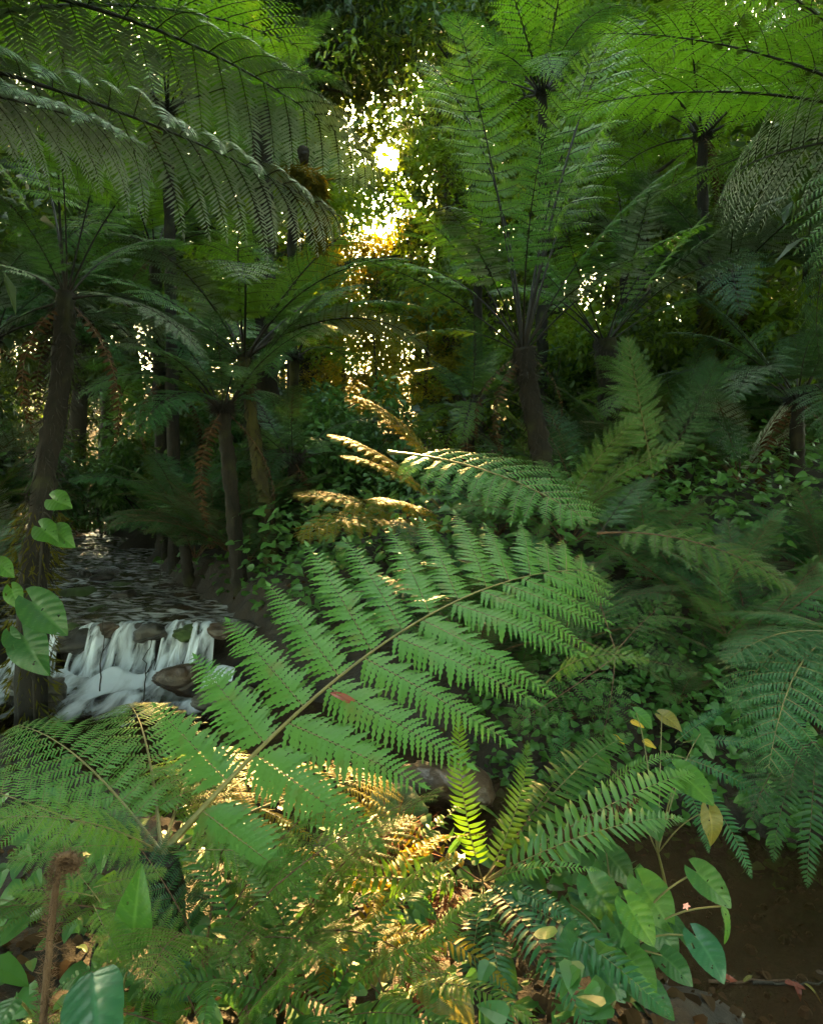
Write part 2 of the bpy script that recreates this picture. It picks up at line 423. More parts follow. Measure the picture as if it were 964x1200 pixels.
def foam_mat(sc=(3.6, 1.1, .8), lo=.28, hi=.62):
    m, N, L = new_mat('cascade_water')
    out = N.new('ShaderNodeOutputMaterial'); tc = N.new('ShaderNodeTexCoord'); mp = N.new('ShaderNodeMapping')
    mp.inputs['Scale'].default_value = sc; mp.inputs['Rotation'].default_value = (0, 0, R(8))
    L.new(tc.outputs['Object'], mp.inputs['Vector'])
    nz = N.new('ShaderNodeTexNoise'); nz.inputs['Scale'].default_value = 1.9; nz.inputs['Detail'].default_value = 5; nz.inputs['Distortion'].default_value = .6
    L.new(mp.outputs[0], nz.inputs['Vector'])
    sx = N.new('ShaderNodeSeparateXYZ'); L.new(tc.outputs['Object'], sx.inputs[0])
    # the froth dissolves downstream
    my = N.new('ShaderNodeMapRange'); my.inputs[1].default_value = 4.35; my.inputs[2].default_value = 5.2; my.inputs[3].default_value = -.30; my.inputs[4].default_value = .10
    L.new(sx.outputs['Y'], my.inputs[0])
    ad = N.new('ShaderNodeMath'); ad.operation = 'ADD'; L.new(nz.outputs[0], ad.inputs[0]); L.new(my.outputs[0], ad.inputs[1])
    mr = N.new('ShaderNodeMapRange'); mr.inputs[1].default_value = lo; mr.inputs[2].default_value = hi; mr.interpolation_type = 'SMOOTHSTEP'
    L.new(ad.outputs[0], mr.inputs[0])
    pr = N.new('ShaderNodeBsdfPrincipled'); pr.inputs['Base Color'].default_value = (.74, .78, .86, 1); pr.inputs['Roughness'].default_value = .35
    tp = N.new('ShaderNodeBsdfTransparent'); tp.inputs['Color'].default_value = (.75, .72, .68, 1)
    ms = N.new('ShaderNodeMixShader')
    L.new(mr.outputs[0], ms.inputs[0]); L.new(tp.outputs[0], ms.inputs[1]); L.new(pr.outputs[0], ms.inputs[2])
    L.new(ms.outputs[0], out.inputs['Surface'])
    return m
M['foam'] = foam_mat()
M['spout'] = foam_mat((11, 2.2, 2.2), .34, .74)

# ------------------------------------------------------------------ object helpers
def link(name, data, parent=None, mat=None):
    o = bpy.data.objects.new(name, data); COL.objects.link(o)
    if parent is not None: o.parent = parent
    if mat is not None:
        if len(data.materials) == 0: data.materials.append(None)
        o.material_slots[0].link = 'OBJECT'; o.material_slots[0].material = M[mat]
    return o
def tag(o, label, cat, group=None, kind=None):
    if label: o['label'] = label
    if cat: o['category'] = cat
    if group: o['group'] = group
    if kind: o['kind'] = kind
    return o
def thing(name, label, cat, loc, group=None):
    o = bpy.data.objects.new(name, None); COL.objects.link(o)
    o.location = loc; o.empty_display_size = .1
    return tag(o, label, cat, group)
def struct(name, mesh, mat):
    o = link(name, mesh, None, mat); o['kind'] = 'structure'; return o
def frame(X, Z, scale, loc):
    X = Vector(X).normalized(); Z = Vector(Z); Z = (Z - Z.dot(X) * X).normalized(); Y = Z.cross(X)
    m = Matrix((X, Y, Z)).transposed().to_4x4()
    return Matrix.Translation(loc) @ m @ Matrix.Scale(scale, 4)
def copy_tree(root, loc, rotz=0., scale=1.0):
    r = root.copy(); COL.objects.link(r); r.location = loc; r.rotation_euler = (0, 0, rotz); r.scale = (scale,) * 3
    for ch in list(root.children):
        c = ch.copy(); COL.objects.link(c); c.parent = r
        for g in list(ch.children):
            d = g.copy(); COL.objects.link(d); d.parent = c
    return r

# frond library ------------------------------------------------------
LIB = {}
LIB['main'] = [frond_mesh('main_frond', 3, 15, 33, T_HI, stipe=.05, lmax=.39, arch=.55, side=-.55, fwd=(.07, .85), droop=.34, vee=.14, pcurl=.30, r0=.0044, base_prof=.5, tipc=.05, pw=.66, wscale=1.0)]
def fam(key, tmpl, npin, npnl, archs, **kw):
    LIB[key] = [frond_mesh(f'{key}_frond', 100 + 7 * i + len(key), npin, npnl, tmpl, arch=a, side=[-.2, .15, .25, -.1, 0][i % 5], **kw) for i, a in enumerate(archs)]
fam('near', T_MED, 15, 23, (.35, .6, .9, 1.3), stipe=.14, lmax=.33, droop=.5, pcurl=.25, pw=.57)
fam('tree', T_SIMPLE, 16, 20, (.35, .65, 1.0, 1.5), stipe=.20, lmax=.30, droop=.5, pcurl=.18, r0=.0075, pw=.66)
fam('far', T_LO, 15, 14, (.5, .8, 1.1, 1.5), stipe=.18, lmax=.32, droop=.4, pcurl=.1, r0=.008, pw=.8, wscale=1.25)
fam('long', T_SIMPLE, 14, 19, (.3, .55, .9), stipe=.40, lmax=.185, droop=.7, pcurl=.3, r0=.0052, pw=.50, fwd=(.05, .7))
fam('weep', T_SIMPLE, 18, 34, (.5, .8), stipe=.16, lmax=.33, droop=1.1, vee=-.05, pcurl=.25, pw=.80, wscale=.5)
fam('sword', None, 30, 0, (.5, .9, 1.3, 1.7), stipe=.12, lmax=.15, droop=.55, vee=.1, kind='sword', r0=.005, fwd=(.15, .7), base_prof=.6, tipc=.25, wscale=.78)
fam('ragged', None, 28, 0, (.6, 1.0, 1.4), stipe=.12, lmax=.14, droop=.9, vee=.1, kind='sword', r0=.005, fwd=(.15, .7), base_prof=.6, tipc=.3, wscale=.7, missing=.18, ragged=.4)
fam('bracken', T_SIMPLE, 16, 15, (.3, .6, .9), stipe=.22, lmax=.36, droop=.2, pcurl=.12, base_prof=.9, pw=.5)
fam('lacy', T_SIMPLE, 10, 9, (.5, .9), stipe=.2, lmax=.34, droop=.4, pcurl=.25, pw=.62, wscale=1.2)

def add_frond(root, key, i, base, tip, up=None, roll=0., mat='fern', stalk='stalk', label=None, name='frond'):
    base, tip = Vector(base), Vector(tip)
    X = tip - base
    if up is None:
        up = Vector((0, 0, 1))
        if abs(X.normalized().z) > .93: up = Vector((-X.x, -X.y, .3)) if X.z > 0 else Vector((X.x, X.y, .3))
    up = Vector(up)
    if roll: up = Matrix.Rotation(roll, 3, X.normalized()) @ (up - up.dot(X.normalized()) * X.normalized())
    lm, sm = LIB[key][i % len(LIB[key])]
    o = link(name, lm, root, mat)
    o.matrix_basis = Matrix.Translation(-root.location) @ frame(X, up, X.length, base)
    link('stalk', sm, o, stalk)
    if label: o['label'] = label
    return o
def crown(root, center, n, L, elev, key='tree', mats=('fern',), seed=0, az0=0., stalk='stalk', gap=False, spread=.05):
    rg = random.Random(seed)
    for k in range(n):
        az = az0 + k * 2.39996 + rg.uniform(-.25, .25)
        el = elev[0] + (elev[1] - elev[0]) * (k + .5) / n + rg.uniform(-.1, .1)
        ll = L * rg.uniform(.82, 1.12)
        d = Vector((math.cos(el) * math.cos(az), math.cos(el) * math.sin(az), math.sin(el)))
        b = Vector(center) + Vector((math.cos(az), math.sin(az), 0)) * spread
        # low fronds arch more
        nv = len(LIB[key]); idx = min(nv - 1, max(0, int((1 - (el / 1.2)) * nv * .9 + rg.uniform(-.6, .6))))
        o = add_frond(root, key, idx, b, b + d * ll, roll=rg.uniform(-.3, .3), mat=rg.choice(mats), stalk=stalk)
        if gap:
            Mx = np.array(Matrix.Translation(root.location) @ o.matrix_basis)
            V = mverts(o.data) @ Mx[:3, :3].T + Mx[:3, 3]
            if in_gap(V) > 60:
                for g in list(o.children): bpy.data.objects.remove(g)
                bpy.data.objects.remove(o)

def trunk_mesh(pts, r, sides=14, rings=40, seed=0, rough=.22, name='trunk'):
    rg = np.random.default_rng(seed)
    pts = np.asarray([tuple(p) for p in pts], float)
    t = np.linspace(0, 1, len(pts)); q = np.linspace(0, 1, rings)
    # smooth interpolation through the control points
    if len(pts) > 2:
        c = np.stack([np.interp(q, t, pts[:, k]) for k in range(3)], 1)
        for _ in range(6): c[1:-1] = (c[:-2] + 2 * c[1:-1] + c[2:]) / 4
    else:
        c = pts[0] + q[:, None] * (pts[1] - pts[0])
    rr = np.interp(q, np.linspace(0, 1, len(r)), r)
    jit = 1 + rough * rg.normal(0, 1, (rings, sides)) * .5
    mb = MB(); tube(mb, c, rr, sides, True, jit)
    return mb.mesh(name)
def rel(pts, loc): return [Vector(p) - Vector(loc) for p in pts]
def fuzz(mb, pts, r, n, ln, seed, tmpl=T_LO, wscale=.35, grav=.5):
    """hairs, moss tufts or scales round a line of points"""
    rg = np.random.default_rng(seed)
    pts = np.asarray([tuple(p) for p in pts], float); t = np.linspace(0, 1, len(pts)); q = rg.random(n)
    c = np.stack([np.interp(q, t, pts[:, k]) for k in range(3)], 1)
    d = unit(rg.normal(0, 1, (n, 3)) * [1, 1, .4])
    B = c + d * r; D = unit(d + [0, 0, -grav] + rg.normal(0, .4, (n, 3)))
    W = unit(np.cross(D, rg.normal(0, 1, (n, 3)))); Nn = np.cross(W, D)
    stamp(mb, tmpl, B, D, W, Nn, ln * rg.uniform(.5, 1.4, n), .2, wscale)

# ================================================================== SETTING
def axis(a, b, fine0, fine1, sf, sc):
    xs = list(np.arange(a, fine0, sc)) + list(np.arange(fine0, fine1, sf)) + list(np.arange(fine1, b + sc, sc))
    return np.array(xs)
gx = axis(-90, 90, -6, 5, .07, 1.7); gy = axis(-20, 140, .2, 9, .07, 1.7)
XX, YY = np.meshgrid(gx, gy)
ZZ = terrain(XX, YY)
mb = MB(); nx, ny = len(gx), len(gy)
ii = (np.arange(ny - 1)[:, None] * nx + np.arange(nx - 1)[None]).ravel()
mb.add(np.stack([XX, YY, ZZ], -1).reshape(-1, 3), np.stack([ii, ii + 1, ii + nx + 1, ii + nx], 1))
struct('ground', mb.mesh('ground'), 'soil')

def sheet(name, x0, x1, y0, y1, z, step, amp, mat):
    xs = np.arange(x0, x1, step); ys = np.arange(y0, y1, step)
    X, Y = np.meshgrid(xs, ys)
    Z = z + amp * (vnoise(X, Y, 3.1) + .6 * vnoise(Y, X, 7.3))
    m = MB(); nx = len(xs)
    i = (np.arange(len(ys) - 1)[:, None] * nx + np.arange(nx - 1)[None]).ravel()
    m.add(np.stack([X, Y, Z], -1).reshape(-1, 3), np.stack([i, i + 1, i + nx + 1, i + nx], 1))
    return struct(name, m.mesh(name), mat)
sheet('stream_water', -3.6, 7, .9, 5.35, 0.0, .05, .006, 'water')
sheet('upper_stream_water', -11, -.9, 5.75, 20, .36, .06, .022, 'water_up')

# cascade: folded sheets of water running over the ledge
def cascade(part):
    m = MB(); rg = np.random.default_rng(5)
    def grid(x, y, z):
        nv, nu = x.shape
        i = (np.arange(nv - 1)[:, None] * nu + np.arange(nu - 1)[None]).ravel()
        m.add(np.stack([x, y, z], -1).reshape(-1, 3), np.stack([i, i + 1, i + nu + 1, i + nu], 1))
    # separate spouts between the lip stones
    for x0, w, y0, dx in () if part else ((-3.12, .46, 5.62, .05), (-2.70, .34, 5.70, .12), (-2.38, .52, 5.76, .0), (-2.02, .28, 5.80, .10), (-1.78, .34, 5.74, -.08)):
        u = np.linspace(-1, 1, 22); v = np.linspace(0, 1, 26); U, V = np.meshgrid(u, v)
        drop = sstep(.10 + .06 * np.sin(U * 5 + x0 * 9), .72 + .18 * np.sin(U * 4 + x0 * 7), V)
        wid = w * (.55 + .55 * V ** .8)
        x = x0 + U * wid * .55 + dx * V + .012 * np.sin(U * 17 + V * 4) * V
        y = y0 + .12 - .62 * V - .07 * (1 - U ** 2) * np.sin(V * 2.6) + .02 * np.sin(U * 9)
        z = .385 - .35 * drop + .05 * (1 - U ** 2) * np.sin(V * 3.1) + .012 * np.sin(U * 13 + 2) * np.sin(V * 3.1) - .02 * U ** 4
        grid(x, y, z)
    if not part: return m.mesh('cascade')
    # churned foam spreading below
    u = np.linspace(0, 1, 110); v = np.linspace(0, 1, 60); U, V = np.meshgrid(u, v)
    x = -3.35 + 1.95 * U + .25 * V * (1 - 2 * U) * .6 + .15 * V
    y = 5.35 - .98 * V + .06 * np.sin(U * 9) * (1 - V)
    z = .028 + (.12 * np.exp(-(V / .16) ** 2) + .03 * np.exp(-((V - .4) / .2) ** 2)) * (.6 + .5 * np.sin(U * 21 + V * 5) * np.sin(U * 8 - V * 9 + 1)) + .007 * np.sin(U * 50 + V * 30) * (1 - V)
    grid(x, y, z)
    return m.mesh('cascade')
struct('cascade_water', cascade(0), 'spout')
struct('froth_water', cascade(1), 'foam')

def rock_mesh(seed, s, rough=.25, name='boulder'):
    rg = np.random.default_rng(seed)
    n, k = 44, 28
    th = np.linspace(0, 2 * math.pi, n, endpoint=False); ph = np.linspace(-1.45, 1.45, k)
    A, B = np.meshgrid(th, ph)
    d = np.stack([np.cos(B) * np.cos(A), np.cos(B) * np.sin(A), np.sin(B)], -1)
    o = rg.normal(0, 1, (5, 3)); o = unit(o)
    r = np.ones(A.shape)
    for q in o: r -= rough * np.maximum(d @ q - .5, 0) * 2.2
    for f in range(3):
        w = rg.normal(0, 1.6 + f, 3); r += .05 * np.sin(d @ w * 2.2 + rg.random() * 6)
    for f in (9, 17, 31):
        w = rg.normal(0, f, (3, 3)); r += .11 / f * np.sin(d @ w[0] + 1) * np.sin(d @ w[1] + 2) * 1.6
    V = d * r[..., None] * np.array(s)
    m = MB()
    i = np.arange(k - 1)[:, None] * n; j = np.arange(n)[None]; jj = (j + 1) % n
    m.add(V.reshape(-1, 3), np.stack([i + j, i + jj, i + n + jj, i + n + j], -1).reshape(-1, 4))
    m.add(V[-1], [list(range(n))]); m.add(V[0], [list(range(n))[::-1]])
    return m.mesh(name)
ROCKS = [
    (212, 792, 5.1, (.21, .19, .14), 'rock_brown', 'brown wet boulder in the stream to the right of the white cascade'),
    (168, 742, 5.9, (.22, .20, .17), 'rock', 'dark boulder that the cascade splits around at its right end'),
    (84, 748, 5.75, (.24, .20, .16), 'rock', 'rounded grey rock on the cascade lip near the mossy trunk'),
    (122, 741, 5.95, (.26, .16, .10), 'rock', 'flat dark ledge stone in the middle of the cascade lip'),
    (108, 718, 6.7, (.26, .22, .13), 'rock_moss', 'low mossy stone in the riffle just above the cascade'),
    (78, 676, 8.6, (.22, .18, .12), 'rock', 'small dark stone farthest up the riffling stream'),
    (148, 690, 7.9, (.36, .26, .15), 'rock_moss', 'long moss covered stone by the right edge of the riffle'),
    (90, 697, 7.4, (.34, .22, .12), 'rock_moss', 'mossy stone standing in the riffle left of midstream'),
    (46, 800, 4.7, (.18, .2, .16), 'rock', 'black wet rock beside the foot of the mossy trunk'),
    (262, 812, 4.7, (.22, .18, .10), 'rock', 'half sunken dark rock downstream of the brown boulder'),
    (468, 940, 3.05, (.14, .13, .12), 'rock_moss', 'green mossy boulder in the brown water behind the sword fern'),
    (520, 905, 3.5, (.26, .2, .13), 'rock_brown', 'reddish brown rock at the far edge of the brown pool'),
    (395, 990, 2.9, (.10, .12, .05), 'rock_brown', 'small brown stone in the shallow pool under the golden frond'),
]
for k, (u, v, d, s, m, lab) in enumerate(ROCKS):
    p = P(u, v, d)
    o = link('boulder', rock_mesh(20 + k, s), None, m); o.location = (p.x, p.y, p.z - .3 * s[2])
    o.rotation_euler = (0, 0, k * 1.1); tag(o, lab, 'rock', 'rocks along the stream')
rr_ = random.Random(6)
for k in range(9):
    d = rr_.uniform(6.3, 9.3); u = float(482 + (np.interp(d, SY[::-1], SX[::-1]) + rr_.uniform(-.5, .5)) / d * 800)
    p = P(u, 600, d); o = link('boulder', rock_mesh(50 + k, (rr_.uniform(.07, .16), rr_.uniform(.06, .14), rr_.uniform(.05, .09))), None, 'rock')
    o.location = (p.x, p.y, .375); o.rotation_euler = (0, 0, k * 1.7); tag(o, 'small wet stone breaking the surface of the riffle', 'rock', 'small stones in the riffle')
for k, x in enumerate((-3.3, -2.93, -2.56, -2.2, -1.92, -1.62, -1.45)):
    o = link('boulder', rock_mesh(70 + k, (rr_.uniform(.09, .16), rr_.uniform(.10, .15), rr_.uniform(.07, .11))), None, ['rock', 'rock_moss', 'rock_brown'][k % 3])
    o.location = (x, 5.74 + rr_.uniform(-.08, .06), .335 + rr_.uniform(-.03, .02)); o.rotation_euler = (0, 0, k * 2.1); tag(o, 'dark wet stone lodged in the lip of the cascade', 'rock', 'stones in the lip of the cascade')
# pebbles and litter on the muddy stream bed, bottom right: nobody could count them
m = MB(); rg = np.random.default_rng(8)
for k in range(900):
    x, y = rg.uniform(.6, 3.2), rg.uniform(1.3, 3.0)
    z = gz(x, y)
    if z > .10: continue
    s = .005 + .022 * rg.random() ** 3
    th = np.linspace(0, 2 * math.pi, 7, endpoint=False)
    a = np.stack([np.cos(th), np.sin(th), 0 * th], 1) * rg.uniform(.7, 1.3, (7, 1)) * s
    top = a * .55 + [0, 0, s * .8]; c = np.array([x, y, z])
    m.add(np.concatenate([a, top]) + c, [[i, (i + 1) % 7, 7 + (i + 1) % 7, 7 + i] for i in range(7)]); m.add(top + c, [list(range(7))])
tag(link('pebbles', m.mesh('pebbles'), None, 'rock_brown'), 'small brown pebbles scattered over the muddy stream bed', 'pebbles', kind='stuff')

# ================================================================== FAR FOREST
def crown_mesh(seed, h, rad, nclust, nleaf, size, low=.3, name='crown', flat=.55, at=None):
    rg = np.random.default_rng(seed); mb = MB()
    for c in range(nclust):
        t = rg.random() ** .85; z = h * (low + (1 - low) * t)
        rr = rad * math.sin(math.pi * min(1, .18 + .8 * t)) ** .7 * rg.uniform(.25, 1.0) ; az = rg.uniform(0, 6.283)
        cen = np.array([rr * math.cos(az), rr * math.sin(az), z])
        cr = rad * rg.uniform(.16, .36)
        n = int(nleaf / nclust * (cr / (rad * .26)) ** 2)
        q = unit(rg.normal(0, 1, (n, 3))) * (rg.random((n, 1)) ** .45) * cr * [1.15, 1.15, flat]
        B = cen + q
        D = unit(rg.normal(0, 1, (n, 3)) * [1, 1, .5] + [0, 0, -.45])
        if at is not None:                                # leave the opening the sun comes through
            gone = np.zeros(n, bool)
            for f in (0, .5, 1.0):
                lit, seen = in_gap((B + D * size * f) * [at[3] * at[4], at[3] * at[4], at[3]] + [at[0], at[1], at[2]], True)
                gone |= seen | lit
            gone &= rg.random(n) > .02
            B = B[~gone]; D = D[~gone]; n = len(B)
            if n == 0: continue
        Nn = unit(rg.normal(0, .55, (n, 3)) + [0, 0, 1.0]); W = unit(np.cross(Nn, D)); Nn = np.cross(D, W)
        stamp(mb, T_LO, B, D, W, Nn, size * rg.uniform(.6, 1.3, n), .2, 1.25)
    return mb.mesh(name)
def tree_trunk_mesh(seed, h, r, name='trunk'):
    rg = np.random.default_rng(seed); mb = MB()
    n = 22; z = np.linspace(-.05, h * .93, n); lean = rg.normal(0, .03, 2)
    c = np.stack([lean[0] * z + .02 * (np.sin(z * 5 + seed) - math.sin(seed)), lean[1] * z + .02 * (np.cos(z * 4 + seed) - math.cos(seed)), z], 1)
    rr = r * (1 - .8 * np.linspace(0, 1, n)) * (1 + .5 * np.exp(-np.linspace(0, 12, n)))
    tube(mb, c, rr, 12, True, 1 + .1 * rg.normal(0, 1, (n, 12)))
    for k in range(9):
        i = rg.integers(n // 3, n - 2); az = rg.uniform(0, 6.28); L = h * rg.uniform(.10, .2)
        t = np.linspace(0, 1, 8)[:, None]
        d = np.array([math.cos(az), math.sin(az), .55])
        pts = c[i] + d * t * L + np.array([0, 0, -.18 * L]) * t ** 2 + rg.normal(0, .03 * L, (8, 3)) * t
        tube(mb, pts, rr[i] * .5 * (1 - .85 * t[:, 0]), 6)
    return mb.mesh(name)
def in_gap(V, masks=False):
    """how many points stand in the opening through which the low sun reaches the clearing"""
    y = V[:, 1]
    lit = (np.abs(V[:, 0] + .28 + .034 * y) < .40 + .003 * y) & (V[:, 2] > .433 * y - 1.25) & (V[:, 2] < .433 * y - .12) & (y > 6.4)
    seen = (np.abs(V[:, 0] + .034 * y) < .012 * y) & (V[:, 2] > .433 * y + 1.75 - .014 * y) & (V[:, 2] < .433 * y + 1.75 + .014 * y) & (y > 4)
    return (lit, seen) if masks else int(np.sum(lit | seen))
_cv = {}
CRN = [crown_mesh(40 + k, 1.0, .30, 60, 12500, .016, low=[.22, .32, .08, .58, .05][k]) for k in range(5)]
TRK = [tree_trunk_mesh(60 + k, 1.0, .018) for k in range(4)]
rs = random.Random(4)
# (x, y, height, mat, label)
def mverts(me, step=1):
    if me.name not in _cv:
        a = np.zeros(len(me.vertices) * 3); me.vertices.foreach_get('co', a); _cv[me.name] = a.reshape(-1, 3)[::step].copy()
    return _cv[me.name]
def tree(x, y, h, k, mat, label, group=None, wide=1.0, ck=None, keep=False):
    t = thing('forest_tree', label, 'tree', (x, y, gz(x, y)), group)
    tr = link('trunk', TRK[k % 4], t, 'bark'); tr.scale = (h * 1.15, h * 1.15, h)
    cr = link('crown', CRN[k % 4 if ck is None else ck], t, mat); cr.scale = (h * wide, h * wide, h); best = None
    for q in range(16 if y > 3 and abs(x + .4 + .034 * y) < .5 * h * wide else 1):
        a = rs.uniform(0, 6.28); ca, sa = math.cos(a), math.sin(a)
        V = mverts(cr.data, 9) * [h * wide, h * wide, h]
        V = np.stack([V[:, 0] * ca - V[:, 1] * sa + x, V[:, 0] * sa + V[:, 1] * ca + y, V[:, 2] + t.location.z], 1)
        n = in_gap(V)
        if best is None or n < best[0]: best = (n, a)
    cr.rotation_euler = (0, 0, best[1])
    if best[0] > 7 and not keep:
        for o in (tr, cr, t): bpy.data.objects.remove(o)
        return None
    return t
placed = []
def far_row(y0, y1, n, hx, h0, h1, label, group, mats, clear, width=.3):
    cnt = 0; tries = 0
    while cnt < n and tries < 4000:
        tries += 1
        x, y = rs.uniform(-hx, hx), rs.uniform(y0, y1); h = rs.uniform(h0, h1)
        top = gz(x, y) + h
        if top > .433 * y and corridor(x, y) < clear: continue
        if any((x - a) ** 2 + (y - b) ** 2 < (1.0 + .045 * h) ** 2 * 1.6 for a, b in placed): continue
        if tree(x, y, h, rs.randrange(4), rs.choice(mats), label, group, rs.uniform(.85, 1.2)) is None: continue
        placed.append((x, y)); cnt += 1
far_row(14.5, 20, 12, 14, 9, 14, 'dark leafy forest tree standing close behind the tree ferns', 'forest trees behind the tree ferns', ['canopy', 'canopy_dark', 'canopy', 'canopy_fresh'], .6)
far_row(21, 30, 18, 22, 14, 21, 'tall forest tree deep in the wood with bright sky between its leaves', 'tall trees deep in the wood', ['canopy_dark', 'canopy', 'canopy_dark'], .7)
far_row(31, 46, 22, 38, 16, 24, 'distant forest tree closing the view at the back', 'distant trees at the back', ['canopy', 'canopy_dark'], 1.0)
far_row(19, 36, 34, 25, 5.5, 8.5, 'bushy young tree filling the wood between the taller trunks', 'young trees between the tall trunks', ['canopy_dark', 'canopy', 'canopy'], 0.0)
for x, y, h, m, lab in ((-8.0, 20, 7.5, 'canopy', 'bushy tree showing between the dark left trunk and the next one'), (5.4, 20, 9.0, 'canopy', 'bushy tree filling the wood behind the second tree fern'), (-5.3, 18, 5.5, 'canopy_fresh', 'small leafy tree seen past the slender left middle tree fern')):
    tree(x, y, h, 2, m, lab, None, 1.2, 4)
# small trees whose foliage hangs lit in the sun gap, low enough to leave the sun clear
for x, y, lab in ((-1.4, 25, 'sunlit golden tree glowing low in the gap straight under the sun'), (-2.9, 21, 'small tree coloured sunlit gold left of the gap below the sun'), (.3, 19, 'small glowing tree right of the gap below the sun'),
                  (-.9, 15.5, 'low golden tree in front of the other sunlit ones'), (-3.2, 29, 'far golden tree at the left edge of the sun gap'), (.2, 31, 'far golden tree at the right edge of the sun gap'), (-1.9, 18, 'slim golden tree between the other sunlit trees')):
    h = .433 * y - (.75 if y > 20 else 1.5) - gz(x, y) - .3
    tree(x, y, h, 1, 'canopy_sunlit', lab, None, 1.25, 4, True)
# high crowned trees whose foliage closes the sky above the sun
for x, y, h, m, lab in ((-3.4, 21, 20, 'canopy_dark', 'tall dark tree with mossy limbs left above the sun'), (1.6, 22, 21, 'canopy', 'tall tree leaning over the sun from the right'), (1.0, 34, 31, 'canopy_dark', 'very tall far tree whose crown closes the sky straight over the sun'),
                        (-6.2, 27, 24, 'canopy', 'tall tree with bright sky holes up left of the sun'), (.8, 29, 27, 'canopy_dark', 'tall dark trunked tree at the top centre behind the bright fan')):
    tree(x, y, h, 3, m, lab, None, .95, 3, True)

for k, (x, y, h, wide, m, lab) in enumerate(((-1.9, 26, 23, .85, 'canopy', 'leafy tree that frames the sun with its branches on the left'), (.9, 33, 26, .9, 'canopy_dark', 'dark leafy tree that closes the gap right behind the sun'),
                                  (-2.6, 38, 30, .9, 'canopy', 'far leafy tree behind the left side of the sun gap'), (-.2, 21, 16, .8, 'canopy_fresh', 'fresh green tree hanging over the right side of the sun gap'))):
    z0 = gz(x, y); t = thing('forest_tree', lab, 'tree', (x, y, z0))
    sx = -1.4 if x < -1 else 1.3                          # the stem stands clear of the opening
    link('trunk', trunk_mesh([(sx, 0, -.4), (sx * 1.1, .1, h * .4), (sx * .95, 0, h * .92)], (.34, .26, .2, .06), 12, 40, k, .12), t, 'bark')
    cr = link('crown', crown_mesh(140 + k, 1.0, .30, 60, 11000, .0155, low=.12, at=(x, y, z0, h, wide)), t, m); cr.scale = (h * wide, h * wide, h)
for x, y, h, m, lab in ((7.6, 7.0, 17, 'canopy', 'tall unseen forest tree added to shade the right bank'), (-8.4, 7.6, 17, 'canopy_dark', 'tall unseen forest tree added to shade the head of the stream'), (9.0, 11.0, 18, 'canopy_dark', 'tall unseen forest tree added to shade the far right bank')):  # unseen trees, added so their crowns darken the middle ground
    tree(x, y, h, 1, m, lab, None, 1.3 if x < 0 else .9, 3)
# unseen wood beside and behind the photographer, added to block the low sky
for k, (x, y, h) in enumerate(((-8.5, 3.5, 13), (-9, -1, 14), (-7.5, -5.5, 14), (-3.5, -8, 15), (1.5, -8.5, 14), (6, -6.5, 15), (8.5, -2, 14), (8.5, 2.5, 13), (9.5, 7, 13), (-10.5, 8.5, 13), (-11, -9, 18), (0, -13, 19), (11, -10, 18), (-14, 1, 18), (14, 1, 18))):
    tree(x * (1.1 if y > -3 else 1.15), y * (1.1 if y > -3 else 1.15), h + 5, k % 3, ['canopy', 'canopy_dark'][k % 2], 'tall unseen forest tree added round the clearing to block low sky', 'unseen trees added around the clearing', 1.25, 4 if k % 2 else 2)

# shrubs of the understorey
def shrub_mesh(seed, n, size, name='foliage'):
    rg = np.random.default_rng(seed); mb = MB()
    for c in range(16):
        cen = rg.normal(0, .26, 3) * [1, 1, .75] + [0, 0, .55]
        k = n // 16
        q = unit(rg.normal(0, 1, (k, 3))) * rg.random((k, 1)) ** .5 * rg.uniform(.12, .26)
        D = unit(q + rg.normal(0, .1, (k, 3)) + [0, 0, -.06]); Nn = unit(rg.normal(0, .5, (k, 3)) + [0, -.2, 1])
        W = unit(np.cross(Nn, D)); Nn = np.cross(D, W)
        stamp(mb, T_SIMPLE, cen + q, D, W, Nn, size * rg.uniform(.6, 1.4, k), .25, 1.6)
    return mb.mesh(name)
def stems_mesh(seed, name='stem'):
    rg = np.random.default_rng(seed); mb = MB()
    for c in range(9):
        e = rg.normal(0, .22, 3) * [1, 1, .6] + [0, 0, .62]
        t = np.linspace(0, 1, 7)[:, None]
        tube(mb, rg.normal(0, .03, 3) * [1, 1, 0] + e * t + [0, 0, -.1] + rg.normal(0, .012, (7, 3)), .012 * (1 - .7 * t[:, 0]), 5)
    return mb.mesh(name)
SHR = [shrub_mesh(70 + k, 3200, [.042, .052, .062][k]) for k in range(3)]
STM = [stems_mesh(80 + k) for k in range(3)]
def shrub(x, y, s, mat, label, group, k):
    if gz(x, y) + s * 1.05 > .433 * y - 1.25 and abs(x + .42 + .034 * y) < .5 + .5 * s: return      # would stand in the sun's way
    t = thing('shrub', label, 'shrub', (x, y, gz(x, y)), group)
    f = link('foliage', SHR[k % 3], t, mat); f.scale = (s, s, s); f.rotation_euler = (0, 0, rs.uniform(0, 6.28))
    f = link('stem', STM[k % 3], t, 'bark'); f.scale = (s, s, s)
def shrub_at(u, d, s, mat, label, group=None):
    p = onground(u, d); shrub(p.x, p.y, s, mat, label, group, rs.randrange(3))
cnt = 0
while cnt < 26:
    d = rs.uniform(9.5, 15); u = rs.uniform(560, 1040)
    p = onground(u, d); cnt += 1
    shrub(p.x, p.y, rs.uniform(1.4, 2.9), rs.choice(['canopy_fresh', 'canopy', 'leaf', 'canopy_fresh']), 'leafy green shrub lit from above behind the right hand tree ferns', 'shrubs behind the right tree ferns', rs.randrange(3))
cnt = 0
